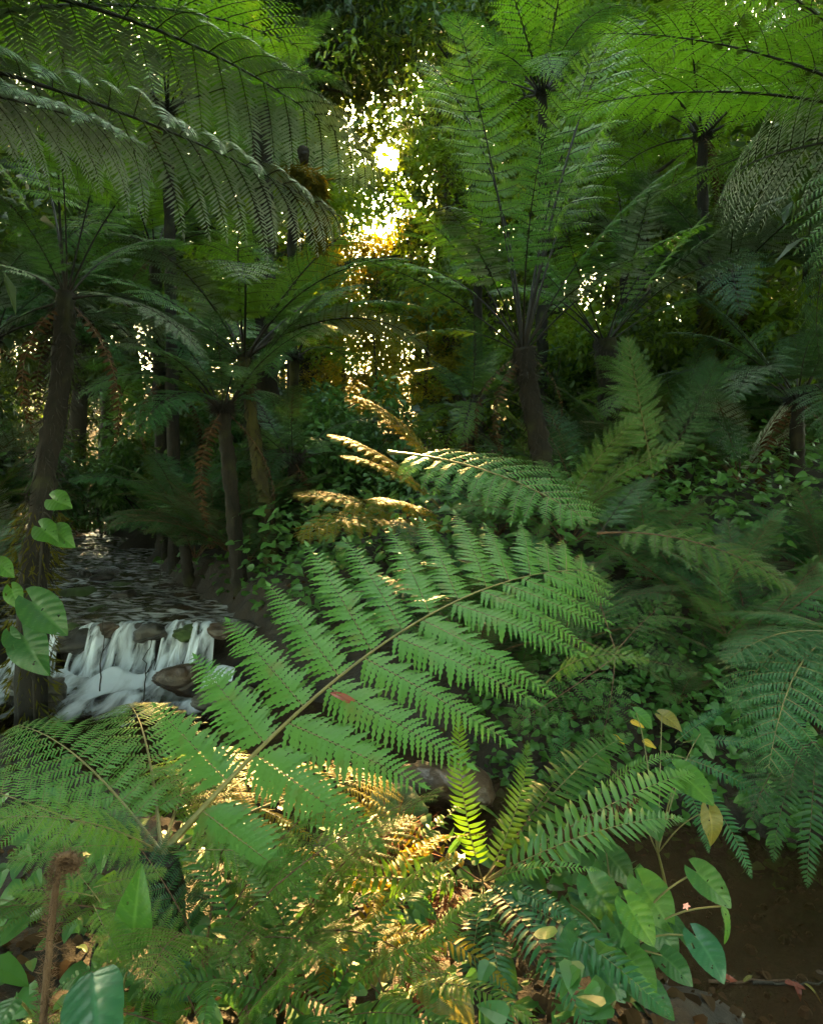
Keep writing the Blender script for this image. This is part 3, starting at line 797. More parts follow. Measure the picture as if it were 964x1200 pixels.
while cnt < 22:
    d = rs.uniform(8.5, 15); u = rs.uniform(-60, 400)
    p = onground(u, d)
    if float(terrain(np.array([p.x]), np.array([p.y]), True)[0]) < .6: continue
    cnt += 1
    shrub(p.x, p.y, rs.uniform(1.0, 2.2), rs.choice(['canopy', 'leaf', 'canopy_dark', 'cover']), 'dark leafy shrub on the bank behind the riffling stream', 'shrubs behind the stream', rs.randrange(3))
for k in range(12):
    u, d = rs.uniform(420, 560), rs.uniform(8, 14)
    p = onground(u, d)
    shrub(p.x, p.y, rs.uniform(.5, .95), rs.choice(['canopy', 'canopy_fresh', 'leaf']), 'low shrub under the sun gap behind the sunlit fronds', 'shrubs under the sun gap', k)

for k, (u, d, sz) in enumerate(((235, 10.2, 1.4), (190, 12.0, 1.7), (120, 13.6, 2.0), (60, 14.0, 2.2), (-10, 11.6, 1.9), (260, 9.2, 1.2), (310, 8.4, 1.2), (-60, 9.4, 1.6))):
    shrub_at(u, d, sz, ['canopy', 'cover', 'leaf'][k % 3], 'leafy shrub overhanging the head of the riffling stream', 'shrubs at the head of the stream')

# ================================================================== TREE FERNS
def tree_fern(label, base, top, r, name='tree_fern', group=None, mid=None, mat='trunk', seed=0):
    base, top = Vector(base), Vector(top)
    t = thing(name, label, 'tree fern', base, group)
    pts = [base - Vector((0, 0, .3))] + ([Vector(q) for q in mid] if mid else []) + [top + Vector((0, 0, .05))]
    m = trunk_mesh(rel(pts, base), r, seed=seed, rough=.25)
    o = link('trunk', m, t, mat)
    # a shaggy coat of old frond bases
    f = MB(); fuzz(f, rel(pts[1:], base), max(r) * .72, 800, .10, seed, wscale=.22, grav=1.1)
    link('bark_fibre', f.mesh('bark_fibre'), t, 'stalk')
    return t

# the left tree fern with the dark trunk
c1 = P(78, 352, 4.7)
t1 = tree_fern('tall dark trunked tree fern at the left beside the stream', onground(22, 4.15), c1, (.11, .085, .072, .068, .064, .06), mid=[P(38, 700, 4.3), P(52, 560, 4.45), P(72, 450, 4.6)], mat='trunk', seed=1)
for u, v, d, i, m in ((50, 40, 4.0, 0, 'fern_fresh'), (150, 60, 4.4, 0, 'fern_fresh'), (100, -90, 4.2, 1, 'fern_fresh'), (-60, 120, 4.4, 1, 'fern_fresh'), (230, 150, 4.6, 1, 'fern'), (0, 230, 3.9, 2, 'fern'),
                   (215, 290, 5.6, 2, 'fern'), (-80, 330, 5.2, 2, 'fern_silver'), (240, 420, 4.3, 2, 'fern_dark'), (170, 210, 5.9, 1, 'fern_fresh'), (20, 150, 5.9, 1, 'fern_fresh'), (-60, 470, 4.4, 2, 'fern_silver')):
    add_frond(t1, 'long' if i < 2 else 'tree', i, c1, P(u, v, d), mat=m)
for q in range(4):
    az = 1 + q * 1.7; add_frond(t1, 'ragged', 2, c1, c1 + Vector((math.cos(az) * .3, math.sin(az) * .3, -.75 - .1 * q)), mat='fern_dry', stalk='stalk_brown', name='dead_frond')
# moss on the lower trunk
f = MB(); fuzz(f, rel([onground(22, 4.15), P(38, 700, 4.3), P(48, 600, 4.42)], t1.location), .13, 900, .07, 31, wscale=.5, grav=1.0)
link('moss', f.mesh('moss'), t1, 'moss')

# central tree fern
c2 = P(613, 415, 6.5)
b2 = onground(645, 6.6)
t2 = tree_fern('central tree fern with a fan of black stalks rising to bright fronds', b2, c2, (.12, .11, .10, .09, .11), mid=[P(650, 640, 6.6), P(632, 520, 6.55), P(618, 450, 6.5)], seed=2)
for u, v, d, key, i, m, up in (
    (535, 18, 6.3, 'long', 0, 'fern_fresh', (-.1, 1, .25)), (700, 50, 7.0, 'long', 1, 'fern_fresh', (.1, 1, .5)), (745, 95, 6.2, 'long', 1, 'fern_fresh', None),
    (455, 215, 6.0, 'long', 1, 'fern_fresh', None), (800, 190, 6.4, 'long', 1, 'fern', None), (470, 400, 5.8, 'long', 2, 'fern_olive', None),
    (700, 160, 8.2, 'long', 1, 'fern_fresh', None), (410, 300, 5.6, 'long', 1, 'fern_olive', None), (835, 260, 6.0, 'long', 1, 'fern_fresh', None),
    (440, 310, 7.6, 'long', 2, 'fern_fresh', None), (770, 300, 5.2, 'long', 2, 'fern_silver', None), (640, 150, 4.6, 'long', 1, 'fern', None),
    (520, 240, 4.9, 'long', 2, 'fern_silver', None), (730, 20, 7.6, 'long', 1, 'fern_fresh', None), (500, 70, 7.4, 'long', 1, 'fern_fresh', None)):
    add_frond(t2, key, i, c2, P(u, v, d), up=up, mat=m)
for u, v in ((560, 520), (590, 540), (655, 500)):
    add_frond(t2, 'ragged', 2, c2, P(u, v, 6.4), mat='fern_dry', name='dead_frond')

# second tree fern on the right
c3 = P(708, 402, 8.6)
t3 = tree_fern('dark tree fern just right of and behind the central one', onground(730, 8.7), c3, (.19, .17, .15, .14), mid=[P(722, 520, 8.7)], seed=3)
crown(t3, c3, 13, 2.1, (.95, .15), 'long', ('fern_fresh', 'fern', 'fern_silver'), 3)
# left middle tree fern
c4 = P(286, 418, 7.0)
t4 = tree_fern('slender tree fern in the left middle leaning towards the sun', onground(322, 7.2), c4, (.085, .075, .065, .06), mid=[P(312, 600, 7.1), P(296, 500, 7.05)], mat='trunk_mossy', seed=4)
crown(t4, c4, 14, 2.0, (.75, -.1), 'tree', ('fern', 'fern_olive', 'fern_silver'), 14, gap=True)
# small one by the riffle
c8 = P(212, 595, 7.6)
t8 = tree_fern('small low tree fern on the bank above the riffle', onground(222, 7.8), c8, (.07, .06, .06), seed=5)
crown(t8, c8, 10, 1.15, (.7, .1), 'tree', ('fern_blue', 'fern'), 15)

# overhead tree fern whose crown is out of frame on the left
c5 = P(-190, 60, 3.3)
t5 = tree_fern('tree fern beyond the left edge sending long silver backed fronds overhead', (c5.x - .3, c5.y + .1, gz(c5.x - .3, c5.y)), c5, (.16, .13, .11, .1), seed=6)
for (b, tp, key, i, up, m) in (
    ((-170, 40, 3.3), (400, 255, 3.5), 'weep', 0, (.15, .30, 1), 'fern_silver'),
    ((-160, -40, 3.3), (445, 200, 4.4), 'weep', 1, (.15, .30, 1), 'fern_silver'),
    ((-180, 90, 3.3), (180, 175, 3.0), 'weep', 0, (.1, .3, 1), 'fern_silver'),
    ((-170, 50, 3.3), (215, -60, 3.9), 'near', 1, None, 'fern_fresh'),
    ((-190, 100, 3.3), (140, 240, 4.6), 'near', 2, None, 'fern_fresh'),
    ((-200, 80, 3.3), (-60, 360, 3.0), 'near', 2, None, 'fern'),
    ((-190, 50, 3.3), (60, -150, 2.6), 'near', 1, None, 'fern'),
    ((-190, 60, 3.3), (360, 60, 5.0), 'near', 1, None, 'fern_fresh')):
    add_frond(t5, key, i, P(*b), P(*tp), up=up, mat=m)
# overhead tree fern out of frame at the upper right
c6 = P(1090, 150, 4.4)
t6 = tree_fern('tree fern past the right edge with broad fronds hanging into the top corner', (c6.x + .3, c6.y, gz(c6.x + .3, c6.y)), c6, (.16, .13, .11, .1), seed=7)
for (tp, i, up, m) in (((690, 40, 5.0), 1, None, 'fern_fresh'), ((660, 130, 5.6), 1, None, 'fern_fresh'), ((760, 235, 4.6), 1, None, 'fern_olive'), ((850, 215, 3.5), 2, (-.3, .7, .7), 'fern_silver'),
                       ((800, -70, 4.4), 1, None, 'fern_fresh'), ((900, -120, 5.2), 1, None, 'fern_fresh'), ((820, 130, 6.5), 1, None, 'fern_fresh'), ((960, 420, 4.4), 3, None, 'fern_dark'), ((1000, 320, 3.4), 2, None, 'fern_silver')):
    add_frond(t6, 'near', i, c6, P(*tp), up=up, mat=m)
# bright tree fern high in the left background
c7 = P(305, 110, 9.5)
t7 = tree_fern('tall tree fern with yellow green fronds catching light high at the left', onground(318, 9.7), c7, (.17, .15, .13, .12), seed=8)
crown(t7, c7, 12, 1.5, (.8, -.1), 'tree', ('fern_fresh', 'fern_fresh', 'fern_silver'), 18)

FERNS = [
    # u, v(crown), d, L, label, mats
    (120, 300, 9.5, 1.9, 'tree fern behind the dark left trunk with dim arching fronds', ('fern', 'fern_fresh')),
    (20, 400, 8.0, 1.8, 'tree fern at the left edge spreading pale fronds over the stream', ('fern_silver', 'fern_blue')),
    (205, 440, 9.6, 1.9, 'tree fern with layered fronds between the two left trunks', ('fern', 'fern_silver')),
    (335, 420, 10.5, 1.7, 'tree fern with olive fronds just left of the sun gap', ('fern_olive', 'fern')),
    (345, 230, 11.5, 1.9, 'tall tree fern with dark fronds left of the sun', ('fern_silver', 'fern')),
    (550, 330, 12.0, 1.7, 'tree fern half hidden behind the central fan of stalks', ('fern_fresh', 'fern')),
    (730, 285, 13.0, 2.2, 'distant tree fern with pale layered fronds above the second trunk', ('fern_silver', 'fern_fresh')),
    (850, 330, 9.5, 2.1, 'mossy trunked tree fern at the right with drooping dull fronds', ('fern_dark', 'fern_silver')),
    (940, 300, 11.0, 2.0, 'tree fern near the right edge with pale fronds over bright shrubs', ('fern_fresh', 'fern_silver')),
    (820, 160, 10.0, 2.2, 'tall shaded tree fern behind the upper right fronds', ('fern_fresh', 'fern_fresh')),
    (640, 110, 11.5, 2.2, 'tall tree fern behind the upright bright fan', ('fern_fresh', 'fern')),
    (150, 130, 8.5, 2.0, 'tall tree fern behind the overhead silver fronds', ('fern_fresh', 'fern_fresh')),
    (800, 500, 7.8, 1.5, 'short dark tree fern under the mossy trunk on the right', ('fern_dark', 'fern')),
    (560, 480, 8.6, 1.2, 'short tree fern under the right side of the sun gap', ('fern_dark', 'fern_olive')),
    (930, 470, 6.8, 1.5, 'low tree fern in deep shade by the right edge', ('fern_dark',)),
    (130, 480, 6.6, 1.3, 'low tree fern with bluish fronds overhanging the upper stream', ('fern_blue', 'fern')),
    (350, 540, 8.2, 1.2, 'low dark tree fern left of the stacked sunlit fronds', ('fern_dark', 'fern')),
]
for k, (u, v, d, L, lab, mats) in enumerate(FERNS):
    c = P(u, v, d); b = onground(u + rs.uniform(-12, 12), d * 1.01)
    for q in range(40):                                   # stand on the bank, not in the water
        if float(terrain(np.array([b.x]), np.array([b.y]), True)[0]) > .25: break
        b = onground(u + (q + 1) * (9 if u > 60 else -9), d * 1.01)
    b0 = onground(u, d * 1.01); c = c + Vector((b.x - b0.x, b.y - b0.y, 0)) * .85
    t = tree_fern(lab, b, c, (.11, .09, .08, .07) if d > 9 else (.08, .07, .06), seed=30 + k, mat='trunk_mossy' if k in (3, 7) else 'trunk')
    crown(t, c, 16, L, (.95, -.35), 'tree' if d < 10 else 'far', mats, 50 + k, gap=True)
    if d < 10.5:
        for q in range(3):
            az = k + q * 2.1; add_frond(t, 'ragged', 2, c, c + Vector((math.cos(az) * .35, math.sin(az) * .35, -.95 - .2 * q)), mat='fern_dry', stalk='stalk_brown', name='dead_frond')
# hanging moss coat of the right hand mossy trunk
pm = [onground(845, 9.5), P(848, 420, 9.5), P(850, 330, 9.5)]
hm = thing('hanging_moss', 'shaggy dark moss hanging down the right hand tree fern trunk', 'moss', pm[2])
f = MB(); fuzz(f, rel(pm[1:], pm[2]), .2, 900, .3, 77, wscale=.25, grav=1.6); link('moss_strand', f.mesh('moss_strand'), hm, 'moss')

# clump of moss hanging from the overhead frond, left of the sun
pm = P(352, 195, 4.0)
hm = thing('hanging_moss', 'brown moss clump dangling from the overhead frond left of the sun', 'moss', pm)
f = MB(); fuzz(f, [(-.1, 0, -.02), (.06, 0, -.05), (.09, 0, -.18)], .05, 700, .07, 78, wscale=.4, grav=1.0)
fuzz(f, [(.10, 0, -.1), (.115, 0, -.3), (.12, 0, -.48)], .018, 420, .06, 79, wscale=.4, grav=1.6)
link('moss_strand', f.mesh('moss_strand'), hm, 'moss')
o = link('burl', rock_mesh(3, (.045, .045, .055)), hm, 'stalk'); o.location = (.02, 0, .06)

# ================================================================== FERNS OF THE BANKS
def fern(label, loc, name='fern', group=None): return thing(name, label, 'fern', loc, group)
# stacked sunlit fronds under the sun
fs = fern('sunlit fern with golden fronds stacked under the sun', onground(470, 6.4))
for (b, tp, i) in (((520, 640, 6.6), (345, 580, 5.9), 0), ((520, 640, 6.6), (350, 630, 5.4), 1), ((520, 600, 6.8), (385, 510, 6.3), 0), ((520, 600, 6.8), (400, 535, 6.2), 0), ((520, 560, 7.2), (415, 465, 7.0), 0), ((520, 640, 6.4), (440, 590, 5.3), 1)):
    add_frond(fs, 'near', i + 1, P(*b), P(*tp), up=(0, -.3, 1), mat='fern_sunlit', stalk='stalk_green')
# light green frond in front of the central trunk
fc = fern('pale green fern frond spread flat in front of the central trunk', onground(470, 5.2))
add_frond(fc, 'near', 0, P(455, 530, 5.3), P(692, 612, 4.0), up=(0, -.5, 1), mat='fern_main', stalk='stalk_green')
fc2 = fern('olive fern with fine upright fronds below the second tree fern', onground(640, 6.0))
for (b, tp, i, up) in (((660, 600, 5.8), (745, 490, 5.6), 0, (0, -.6, 1)), ((670, 600, 5.8), (800, 520, 5.4), 0, (0, -.6, 1))):
    add_frond(fc2, 'near', i, P(*b), P(*tp), up=up, mat='fern_olive', stalk='stalk_green')
fd = fern('dark feathery fern standing upright before the second tree fern', onground(765, 6.4))
add_frond(fd, 'tree', 0, P(765, 560, 6.2), P(735, 395, 6.1), up=(.1, -1, .3), mat='fern_silver', stalk='stalk_green')
add_frond(fd, 'tree', 1, P(765, 560, 6.2), P(840, 420, 6.1), up=(.1, -1, .5), mat='fern_dark')
fe = fern('brownish arching fern frond hanging over the dark right bank', onground(700, 4.2))
add_frond(fe, 'near', 2, P(700, 625, 4.2), P(930, 690, 3.6), up=(.1, -.5, 1), mat='fern_olive', stalk='stalk_brown')
add_frond(fe, 'near', 1, P(700, 630, 4.2), P(760, 560, 4.6), mat='fern_dark')
# bracken behind the main frond
fb = fern('dull bracken with flat spread fronds behind the big green frond', onground(690, 3.3))
for (b, tp, i, up) in (((720, 770, 3.2), (600, 850, 2.95), 0, (0, -.8, 1)), ((720, 770, 3.2), (700, 880, 2.9), 0, (0, -.9, 1)), ((715, 765, 3.2), (610, 720, 3.4), 0, (0, -.9, 1)), ((720, 765, 3.2), (790, 700, 3.4), 0, (0, -.9, 1)), ((725, 770, 3.2), (815, 790, 3.0), 1, (0, -.8, 1)), ((720, 760, 3.2), (690, 660, 3.6), 0, (0, -1, .6))):
    add_frond(fb, 'bracken', i, P(*b), P(*tp), up=up, mat='fern', stalk='stalk_brown')
fb2 = fern('fresh green fern frond curving over the dull bracken', onground(760, 3.2))
add_frond(fb2, 'near', 3, P(640, 800, 3.0), P(760, 775, 2.8), up=(0, -.4, 1), mat='fern_fresh', stalk='stalk_green')
# right hand ferns
fr = fern('bright green fern with drooping fronds at the right edge', onground(985, 3.4))
for (tp, i) in (((850, 775, 2.9), 1), ((880, 720, 3.3), 1), ((860, 830, 2.8), 2), ((900, 860, 2.7), 2), ((830, 720, 3.7), 1), ((960, 660, 3.4), 1), ((900, 900, 2.5), 2), ((1030, 780, 2.7), 1)):
    add_frond(fr, 'near', i, P(990, 745, 3.3), P(*tp), mat='fern_blue', stalk='stalk_green')
fr2 = fern('dark fern with comb like fronds hanging over the black hollow', onground(800, 2.9))
for (b, tp, i) in (((790, 890, 2.8), (880, 1030, 2.5), 2), ((790, 885, 2.8), (915, 950, 2.6), 1), ((800, 870, 2.9), (905, 880, 2.7), 1), ((780, 880, 2.8), (830, 1000, 2.5), 2), ((790, 870, 2.8), (850, 830, 2.9), 1)):
    add_frond(fr2, 'sword', i, P(*b), P(*tp), up=(0, -.6, 1), mat='fern_blue', stalk='stalk_green')
fr5 = fern('dark drooping fern curtain at the right edge over the hollow', onground(960, 2.9))
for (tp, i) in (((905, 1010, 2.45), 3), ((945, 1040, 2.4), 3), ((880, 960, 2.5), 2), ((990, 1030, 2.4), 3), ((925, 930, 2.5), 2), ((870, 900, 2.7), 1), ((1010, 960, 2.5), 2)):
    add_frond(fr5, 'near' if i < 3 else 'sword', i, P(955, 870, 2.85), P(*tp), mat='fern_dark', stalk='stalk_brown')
fr6 = fern('shaded fern with long fronds spreading beneath the brownish arching frond', onground(850, 4.0))
for (tp, i) in (((760, 730, 3.6), 1), ((820, 700, 3.6), 1), ((900, 760, 3.5), 1), ((930, 690, 4.0), 1), ((840, 660, 4.2), 0), ((780, 670, 4.2), 1)):
    add_frond(fr6, 'near', i, P(850, 745, 4.0), P(*tp), mat='fern', stalk='stalk_brown')
fr3 = fern('single curved fern frond with fine comb leaflets over the ivy', onground(700, 2.6))
add_frond(fr3, 'sword', 2, P(700, 935, 2.5), P(795, 885, 2.45), up=(0, -.3, 1), mat='fern_main', stalk='stalk_green')
fr4 = fern('small blue green fern tuft left of the ivy', onground(660, 2.8))
for (tp, i) in (((660, 835, 2.75), 0), ((690, 850, 2.7), 0), ((640, 860, 2.7), 1), ((700, 880, 2.6), 1), ((670, 900, 2.5), 1)):
    add_frond(fr4, 'sword', i, P(665, 935, 2.7), P(*tp), up=(0, -1, .4), mat='fern_blue', stalk='stalk_green')

# the young tree fern in the foreground with the big frond
b9 = onground(190, 1.75)
t9 = thing('young_tree_fern', 'young tree fern in the foreground with one big sharp green frond', 'tree fern', b9)
c9 = P(190, 1000, 1.72)
link('trunk', trunk_mesh(rel([b9 - Vector((0, 0, .1)), c9], b9), (.05, .045, .05), rings=20, seed=9), t9, 'trunk')
add_frond(t9, 'main', 0, c9, P(694, 668, 2.75), up=(.12, -.54, .84), mat='fern_main', stalk='stalk_green', label='big sharp green frond reaching across the picture')
for (tp, key, i, up, m, st) in (
    ((-70, 905, 1.75), 'near', 0, (0, -.35, 1), 'fern_main', 'stalk_green'),
    ((20, 850, 2.2), 'near', 1, (0, -.3, 1), 'fern_main', 'stalk_green'),
    ((150, 825, 2.5), 'near', 1, (.2, -.5, 1), 'fern_main', 'stalk_green'),
    ((455, 915, 2.45), 'near', 1, (.1, -.25, 1), 'fern_sunlit', 'stalk_green'),
    ((345, 895, 2.7), 'near', 1, (0, -.3, 1), 'fern_olive', 'stalk_green'),
    ((10, 1010, 1.5), 'near', 1, (0, -.4, 1), 'fern_main', 'stalk_green'),
    ((350, 1010, 1.75), 'near', 2, (.2, -.4, 1), 'fern_fresh', 'stalk_green'),
    ((-20, 960, 1.45), 'near', 1, (0, -.3, 1), 'fern_fresh', 'stalk_green'),
    ((240, 880, 2.6), 'near', 1, (0, -.4, 1), 'fern_fresh', 'stalk_green')):
    add_frond(t9, key, i, c9, P(*tp), up=up, mat=m, stalk=st)
# a dead leaf lying on the big frond
def strip_leaf_mesh(name, seed, m=12, width=.22, bend=.3, cross=7, ripple=.07, heart=0.0, point=1.4):
    """oval leaf as a grid: m along, both halves, veins as real ripples"""
    rg = np.random.default_rng(seed)
    l = np.linspace(0, 1, m + 1); c = np.linspace(-1, 1, 2 * cross + 1)
    Lg, C = np.meshgrid(l, c, indexing='ij')
    prof = np.sin(math.pi * np.clip(Lg, 0, 1) ** .72) ** .75 * (1 - .25 * Lg ** point)
    back = heart * (1 - Lg) ** 4 * np.abs(C) ** 1.2
    w = width * prof + heart * .28 * (1 - Lg) ** 3
    X = Lg - back + .06 * np.abs(C) * prof * .5
    Y = C * w
    Z = -bend * (Lg ** 2) + .35 * np.abs(Y) - .5 * Y ** 2 + ripple * prof * (np.abs(np.sin(Lg * 22 - np.abs(C) * 4.5)) ** .6 - .5) * .35 * np.minimum(1, np.abs(C) * 4) + .02 * rg.normal(0, 1) * C + .03 * np.sin(Lg * 7 + rg.random() * 6) * C
    mb = MB(); k = 2 * cross + 1
    i = (np.arange(m)[:, None] * k + np.arange(k - 1)[None]).ravel()
    F = np.stack([i, i + k, i + k + 1, i + 1], 1)
    hole = np.zeros(len(F), bool); fl, fc = Lg[:-1, :-1].ravel(), C[:-1, :-1].ravel()
    for q in range(rg.integers(2, 6)):                    # insect holes
        hl, hc, hr = rg.uniform(.15, .9), rg.uniform(-.95, .95), rg.uniform(.012, .035)
        hole |= (fl - hl) ** 2 + ((fc - hc) * width) ** 2 < hr ** 2
    mb.add(np.stack([X, Y, Z], -1).reshape(-1, 3), F[~hole])
    vein = np.maximum(np.exp(-(np.abs(C) / .07) ** 2), np.clip(1 - np.abs(np.sin(Lg * 22 - np.abs(C) * 4.5)) * 3.2, 0, 1) * .75)
    me = mb.mesh(name)
    at_ = me.attributes.new('vein', 'FLOAT', 'POINT')
    if len(at_.data) == vein.size: at_.data.foreach_set('value', vein.ravel().astype(np.float32))
    return me
LEAF = {
    'oval': [strip_leaf_mesh('leaf', k, m=52, width=[.24, .27, .21][k], bend=[.15, .3, .45][k]) for k in range(3)],
    'heart': [strip_leaf_mesh('leaf', 10 + k, m=52, width=[.40, .43, .38][k], bend=[.2, .35, .5][k], heart=.30) for k in range(3)],
    'lance': [strip_leaf_mesh('leaf', 20 + k, m=16, width=[.13, .11, .15][k], bend=[.2, .4, .6][k]) for k in range(3)],
}
def add_leaf(root, kind, i, base, tip, normal, mat, stem_from=None, r=.003, stem='stalk_green', name='leaf'):
    base, tip = Vector(base), Vector(tip); X = tip - base
    o = link(name, LEAF[kind][i % 3], root, mat)
    loc = root.location if root else Vector((0, 0, 0))
    o.matrix_basis = Matrix.Translation(-loc) @ frame(X, Vector(normal), X.length, base)
    if stem_from is not None:
        s = Vector(stem_from); t = np.linspace(0, 1, 10)[:, None]
        a, b = np.array(s - loc), np.array(base - loc)
        pts = a + (b - a) * t + np.array([0, 0, .12 * (base - s).length]) * np.sin(t * math.pi)
        m = MB(); tube(m, pts, r * (1 - .4 * t[:, 0]), 5)
        link('stem', m.mesh('stem'), root, stem)
    return o
mf = [o for o in t9.children if o.data and o.data.name.startswith('main_frond')][0]
Mx = np.array(Matrix.Translation(t9.location) @ mf.matrix_basis)
Vw = mverts(mf.data) @ Mx[:3, :3].T + Mx[:3, 3]
def on_frond(u, v):
    q = Vw - np.array(CAM); dd = q @ np.array(FWD)
    uu = 482 + 800 * (q[:, 0] / dd); vv = 600 - 800 * (q @ np.array(UPV)) / dd
    i = int(np.argmin((uu - u) ** 2 + (vv - v) ** 2)); return Vector(Vw[i]) + Vector((0, -.012, .012))
lf = add_leaf(None, 'lance', 1, on_frond(386, 814), on_frond(424, 824), (0, -.7, .7), 'leaf_red', name='fallen_leaf')
tag(lf, 'small red brown dead leaf lying on the big green frond', 'leaf')

# sword fern clump, bottom centre
bS = P(566, 1035, 1.95); gS = Vector((bS.x, bS.y, gz(bS.x, bS.y)))
sf = fern('large sword fern clump with combed fronds and dead brown stalks at bottom centre', gS, name='sword_fern')
link('rootstock', trunk_mesh(rel([gS - Vector((0, 0, .15)), bS], gS), (.05, .04, .035), rings=18, seed=12, rough=.4), sf, 'trunk_mossy')
for (tp, key, i, up, m, st) in (
    ((538, 838, 2.0), 'sword', 0, (-.4, -1, .2), 'fern_fresh', 'stalk_green'), ((618, 868, 2.2), 'sword', 1, (.2, -1, .3), 'fern_olive', 'stalk_green'),
    ((800, 960, 1.95), 'sword', 2, (0, -.55, 1), 'fern_silver', 'stalk_green'), ((815, 905, 2.2), 'sword', 1, (0, -.5, 1), 'fern_main', 'stalk_green'),
    ((700, 1020, 1.8), 'ragged', 1, (0, -.5, 1), 'fern_main', 'stalk_green'), ((785, 1190, 1.55), 'sword', 1, (.2, -.6, .8), 'fern_blue', 'stalk_green'),
    ((700, 1230, 1.5), 'sword', 2, (.2, -.7, .6), 'fern_blue', 'stalk_brown'), ((600, 1230, 1.55), 'sword', 1, (0, -.9, .5), 'fern_blue', 'stalk_green'),
    ((540, 1210, 1.6), 'sword', 1, (0, -.9, .5), 'fern_dark', 'stalk_green'), ((690, 1090, 1.7), 'sword', 1, (.1, -.6, .9), 'fern_blue', 'stalk_green'),
    ((290, 1025, 1.85), 'sword', 0, (0, -.6, 1), 'fern_fresh', 'stalk_green'), ((400, 930, 2.25), 'ragged', 0, (0, -.6, 1), 'fern_sunlit', 'stalk_brown'),
    ((740, 860, 2.6), 'sword', 0, (0, -.5, 1), 'fern', 'stalk_green'), ((660, 900, 2.4), 'ragged', 1, (0, -.7, .8), 'fern_olive', 'stalk_brown')):
    add_frond(sf, key, i, bS, P(*tp), up=up, mat=m, stalk=st)
for tp in ((665, 1215, 1.55), (625, 1160, 1.6), (750, 935, 2.0)):
    add_frond(sf, 'ragged', 1, bS, P(*tp), up=(.2, -.7, .6), mat='fern_dry', stalk='stalk_brown', name='dead_frond', label='dead brown shrivelled frond')
# rusty tangle of old roots beside it
f = MB(); pr_ = P(500, 1110, 1.8)
rt = thing('rusty_root', 'rusty red mass of fern roots below the sword fern', 'roots', pr_)
fuzz(f, rel([P(530, 1040, 1.9), P(505, 1100, 1.8), P(480, 1170, 1.75)], pr_), .02, 700, .05, 91, wscale=.2, grav=.8); link('root_hair', f.mesh('root_hair'), rt, 'rust')
f = MB(); pr2 = P(460, 990, 2.35)
rt = thing('rusty_fern_tuft', 'rust coloured withered fern tuft at the pool edge', 'fern', pr2)
fuzz(f, rel([P(440, 985, 2.4), P(475, 985, 2.35)], pr2), .02, 260, .13, 92, wscale=.18, grav=-.1); link('withered_blade', f.mesh('withered_blade'), rt, 'rust')

# golden and green clutter in the sun at the bottom
RNG = random.Random(21)
CL = [(330, 1105, 1.75, 'fern_olive', 'near', 6, .5), (405, 1120, 1.8, 'fern_sunlit', 'sword', 6, .42), (455, 1170, 1.6, 'fern_olive', 'sword', 6, .36), (290, 1170, 1.5, 'fern', 'sword', 6, .4),
      (375, 1200, 1.45, 'fern', 'sword', 6, .4), (240, 1120, 1.6, 'fern_dark', 'near', 7, .5), (440, 1050, 2.0, 'fern_sunlit', 'ragged', 6, .42), (250, 1230, 1.35, 'fern_fresh', 'near', 6, .36)]
CLAB = ['olive feathery fern in the sun patch left of the rusty roots', 'golden comb leaved fern in the middle of the low sun patch', 'olive comb leaved fern by the spotted aged leaves', 'green comb leaved fern at the left end of the sun patch',
        'green comb leaved fern along the bottom edge below the golden ferns', 'dark feathery fern in shade under the young tree fern', 'ragged golden fern at the edge of the pool', 'fresh feathery fern at the bottom edge beside the huge ribbed leaf']
for (u, v, d, m, key, n, L), lab in zip(CL, CLAB):
    c = P(u, v, d); t = fern(lab, Vector((c.x, c.y, gz(c.x, c.y))))
    crown(t, c, n, L, (.75, .1), key, (m, m, 'fern_olive'), int(u), stalk='stalk_brown', spread=.01)
    m2 = MB(); tube(m2, [(0, 0, -.05), tuple((c - t.location) * .5), tuple(c - t.location)], .008, 6); link('rootstock', m2.mesh('rootstock'), t, 'stalk_brown')

# left lower fern sprays
fl = fern('fresh fern spray under the left fronds beside the brown crozier', onground(60, 1.5))
for (b, tp, i, m) in (((110, 1040, 1.45), (195, 1020, 1.5), 1, 'fern_fresh'), ((110, 1050, 1.45), (10, 1045, 1.4), 1, 'fern_fresh'), ((120, 1060, 1.45), (60, 990, 1.5), 1, 'fern'), ((130, 1180, 1.35), (130, 1075, 1.4), 0, 'fern_fresh'), ((110, 1060, 1.45), (150, 1130, 1.35), 1, 'fern_fresh')):
    add_frond(fl, 'near', i, P(*b), P(*tp), up=(0, -.6, .8), mat=m, stalk='stalk_green')
# brown hairy crozier
pc = onground(35, 1.35)
cz = thing('fern_crozier', 'furled brown hairy fern shoot standing at the lower left', 'fern', pc)
pts = [P(40, 1290, 1.25), P(52, 1180, 1.27), P(60, 1090, 1.28), P(66, 1035, 1.28), P(70, 1012, 1.28)]
f = MB(); q = np.array([tuple(p - pc) for p in pts]); tt = np.linspace(0, 1, 5); zz = np.linspace(0, 1, 30)
cc = np.stack([np.interp(zz, tt, q[:, k]) for k in range(3)], 1)
tube(f, cc, np.linspace(.007, .006, 30), 10, True, 1 + .12 * np.random.default_rng(3).normal(0, 1, (30, 10))); fuzz(f, cc, .007, 1500, .017, 93, wscale=.22, grav=-.3)
link('shoot', f.mesh('shoot'), cz, 'stalk_brown')
f = MB(); a = np.linspace(0, 9.5, 40); rr = .021 * np.exp(-a * .13)
e = cc[-1]
cs = np.stack([e[0] + .012 - rr * np.cos(a) + .006, e[1] + 0 * a, e[2] + rr * np.sin(a)], 1)
tube(f, cs, np.linspace(.007, .004, 40), 8); fuzz(f, cs, .006, 900, .014, 94, wscale=.3, grav=-.3)
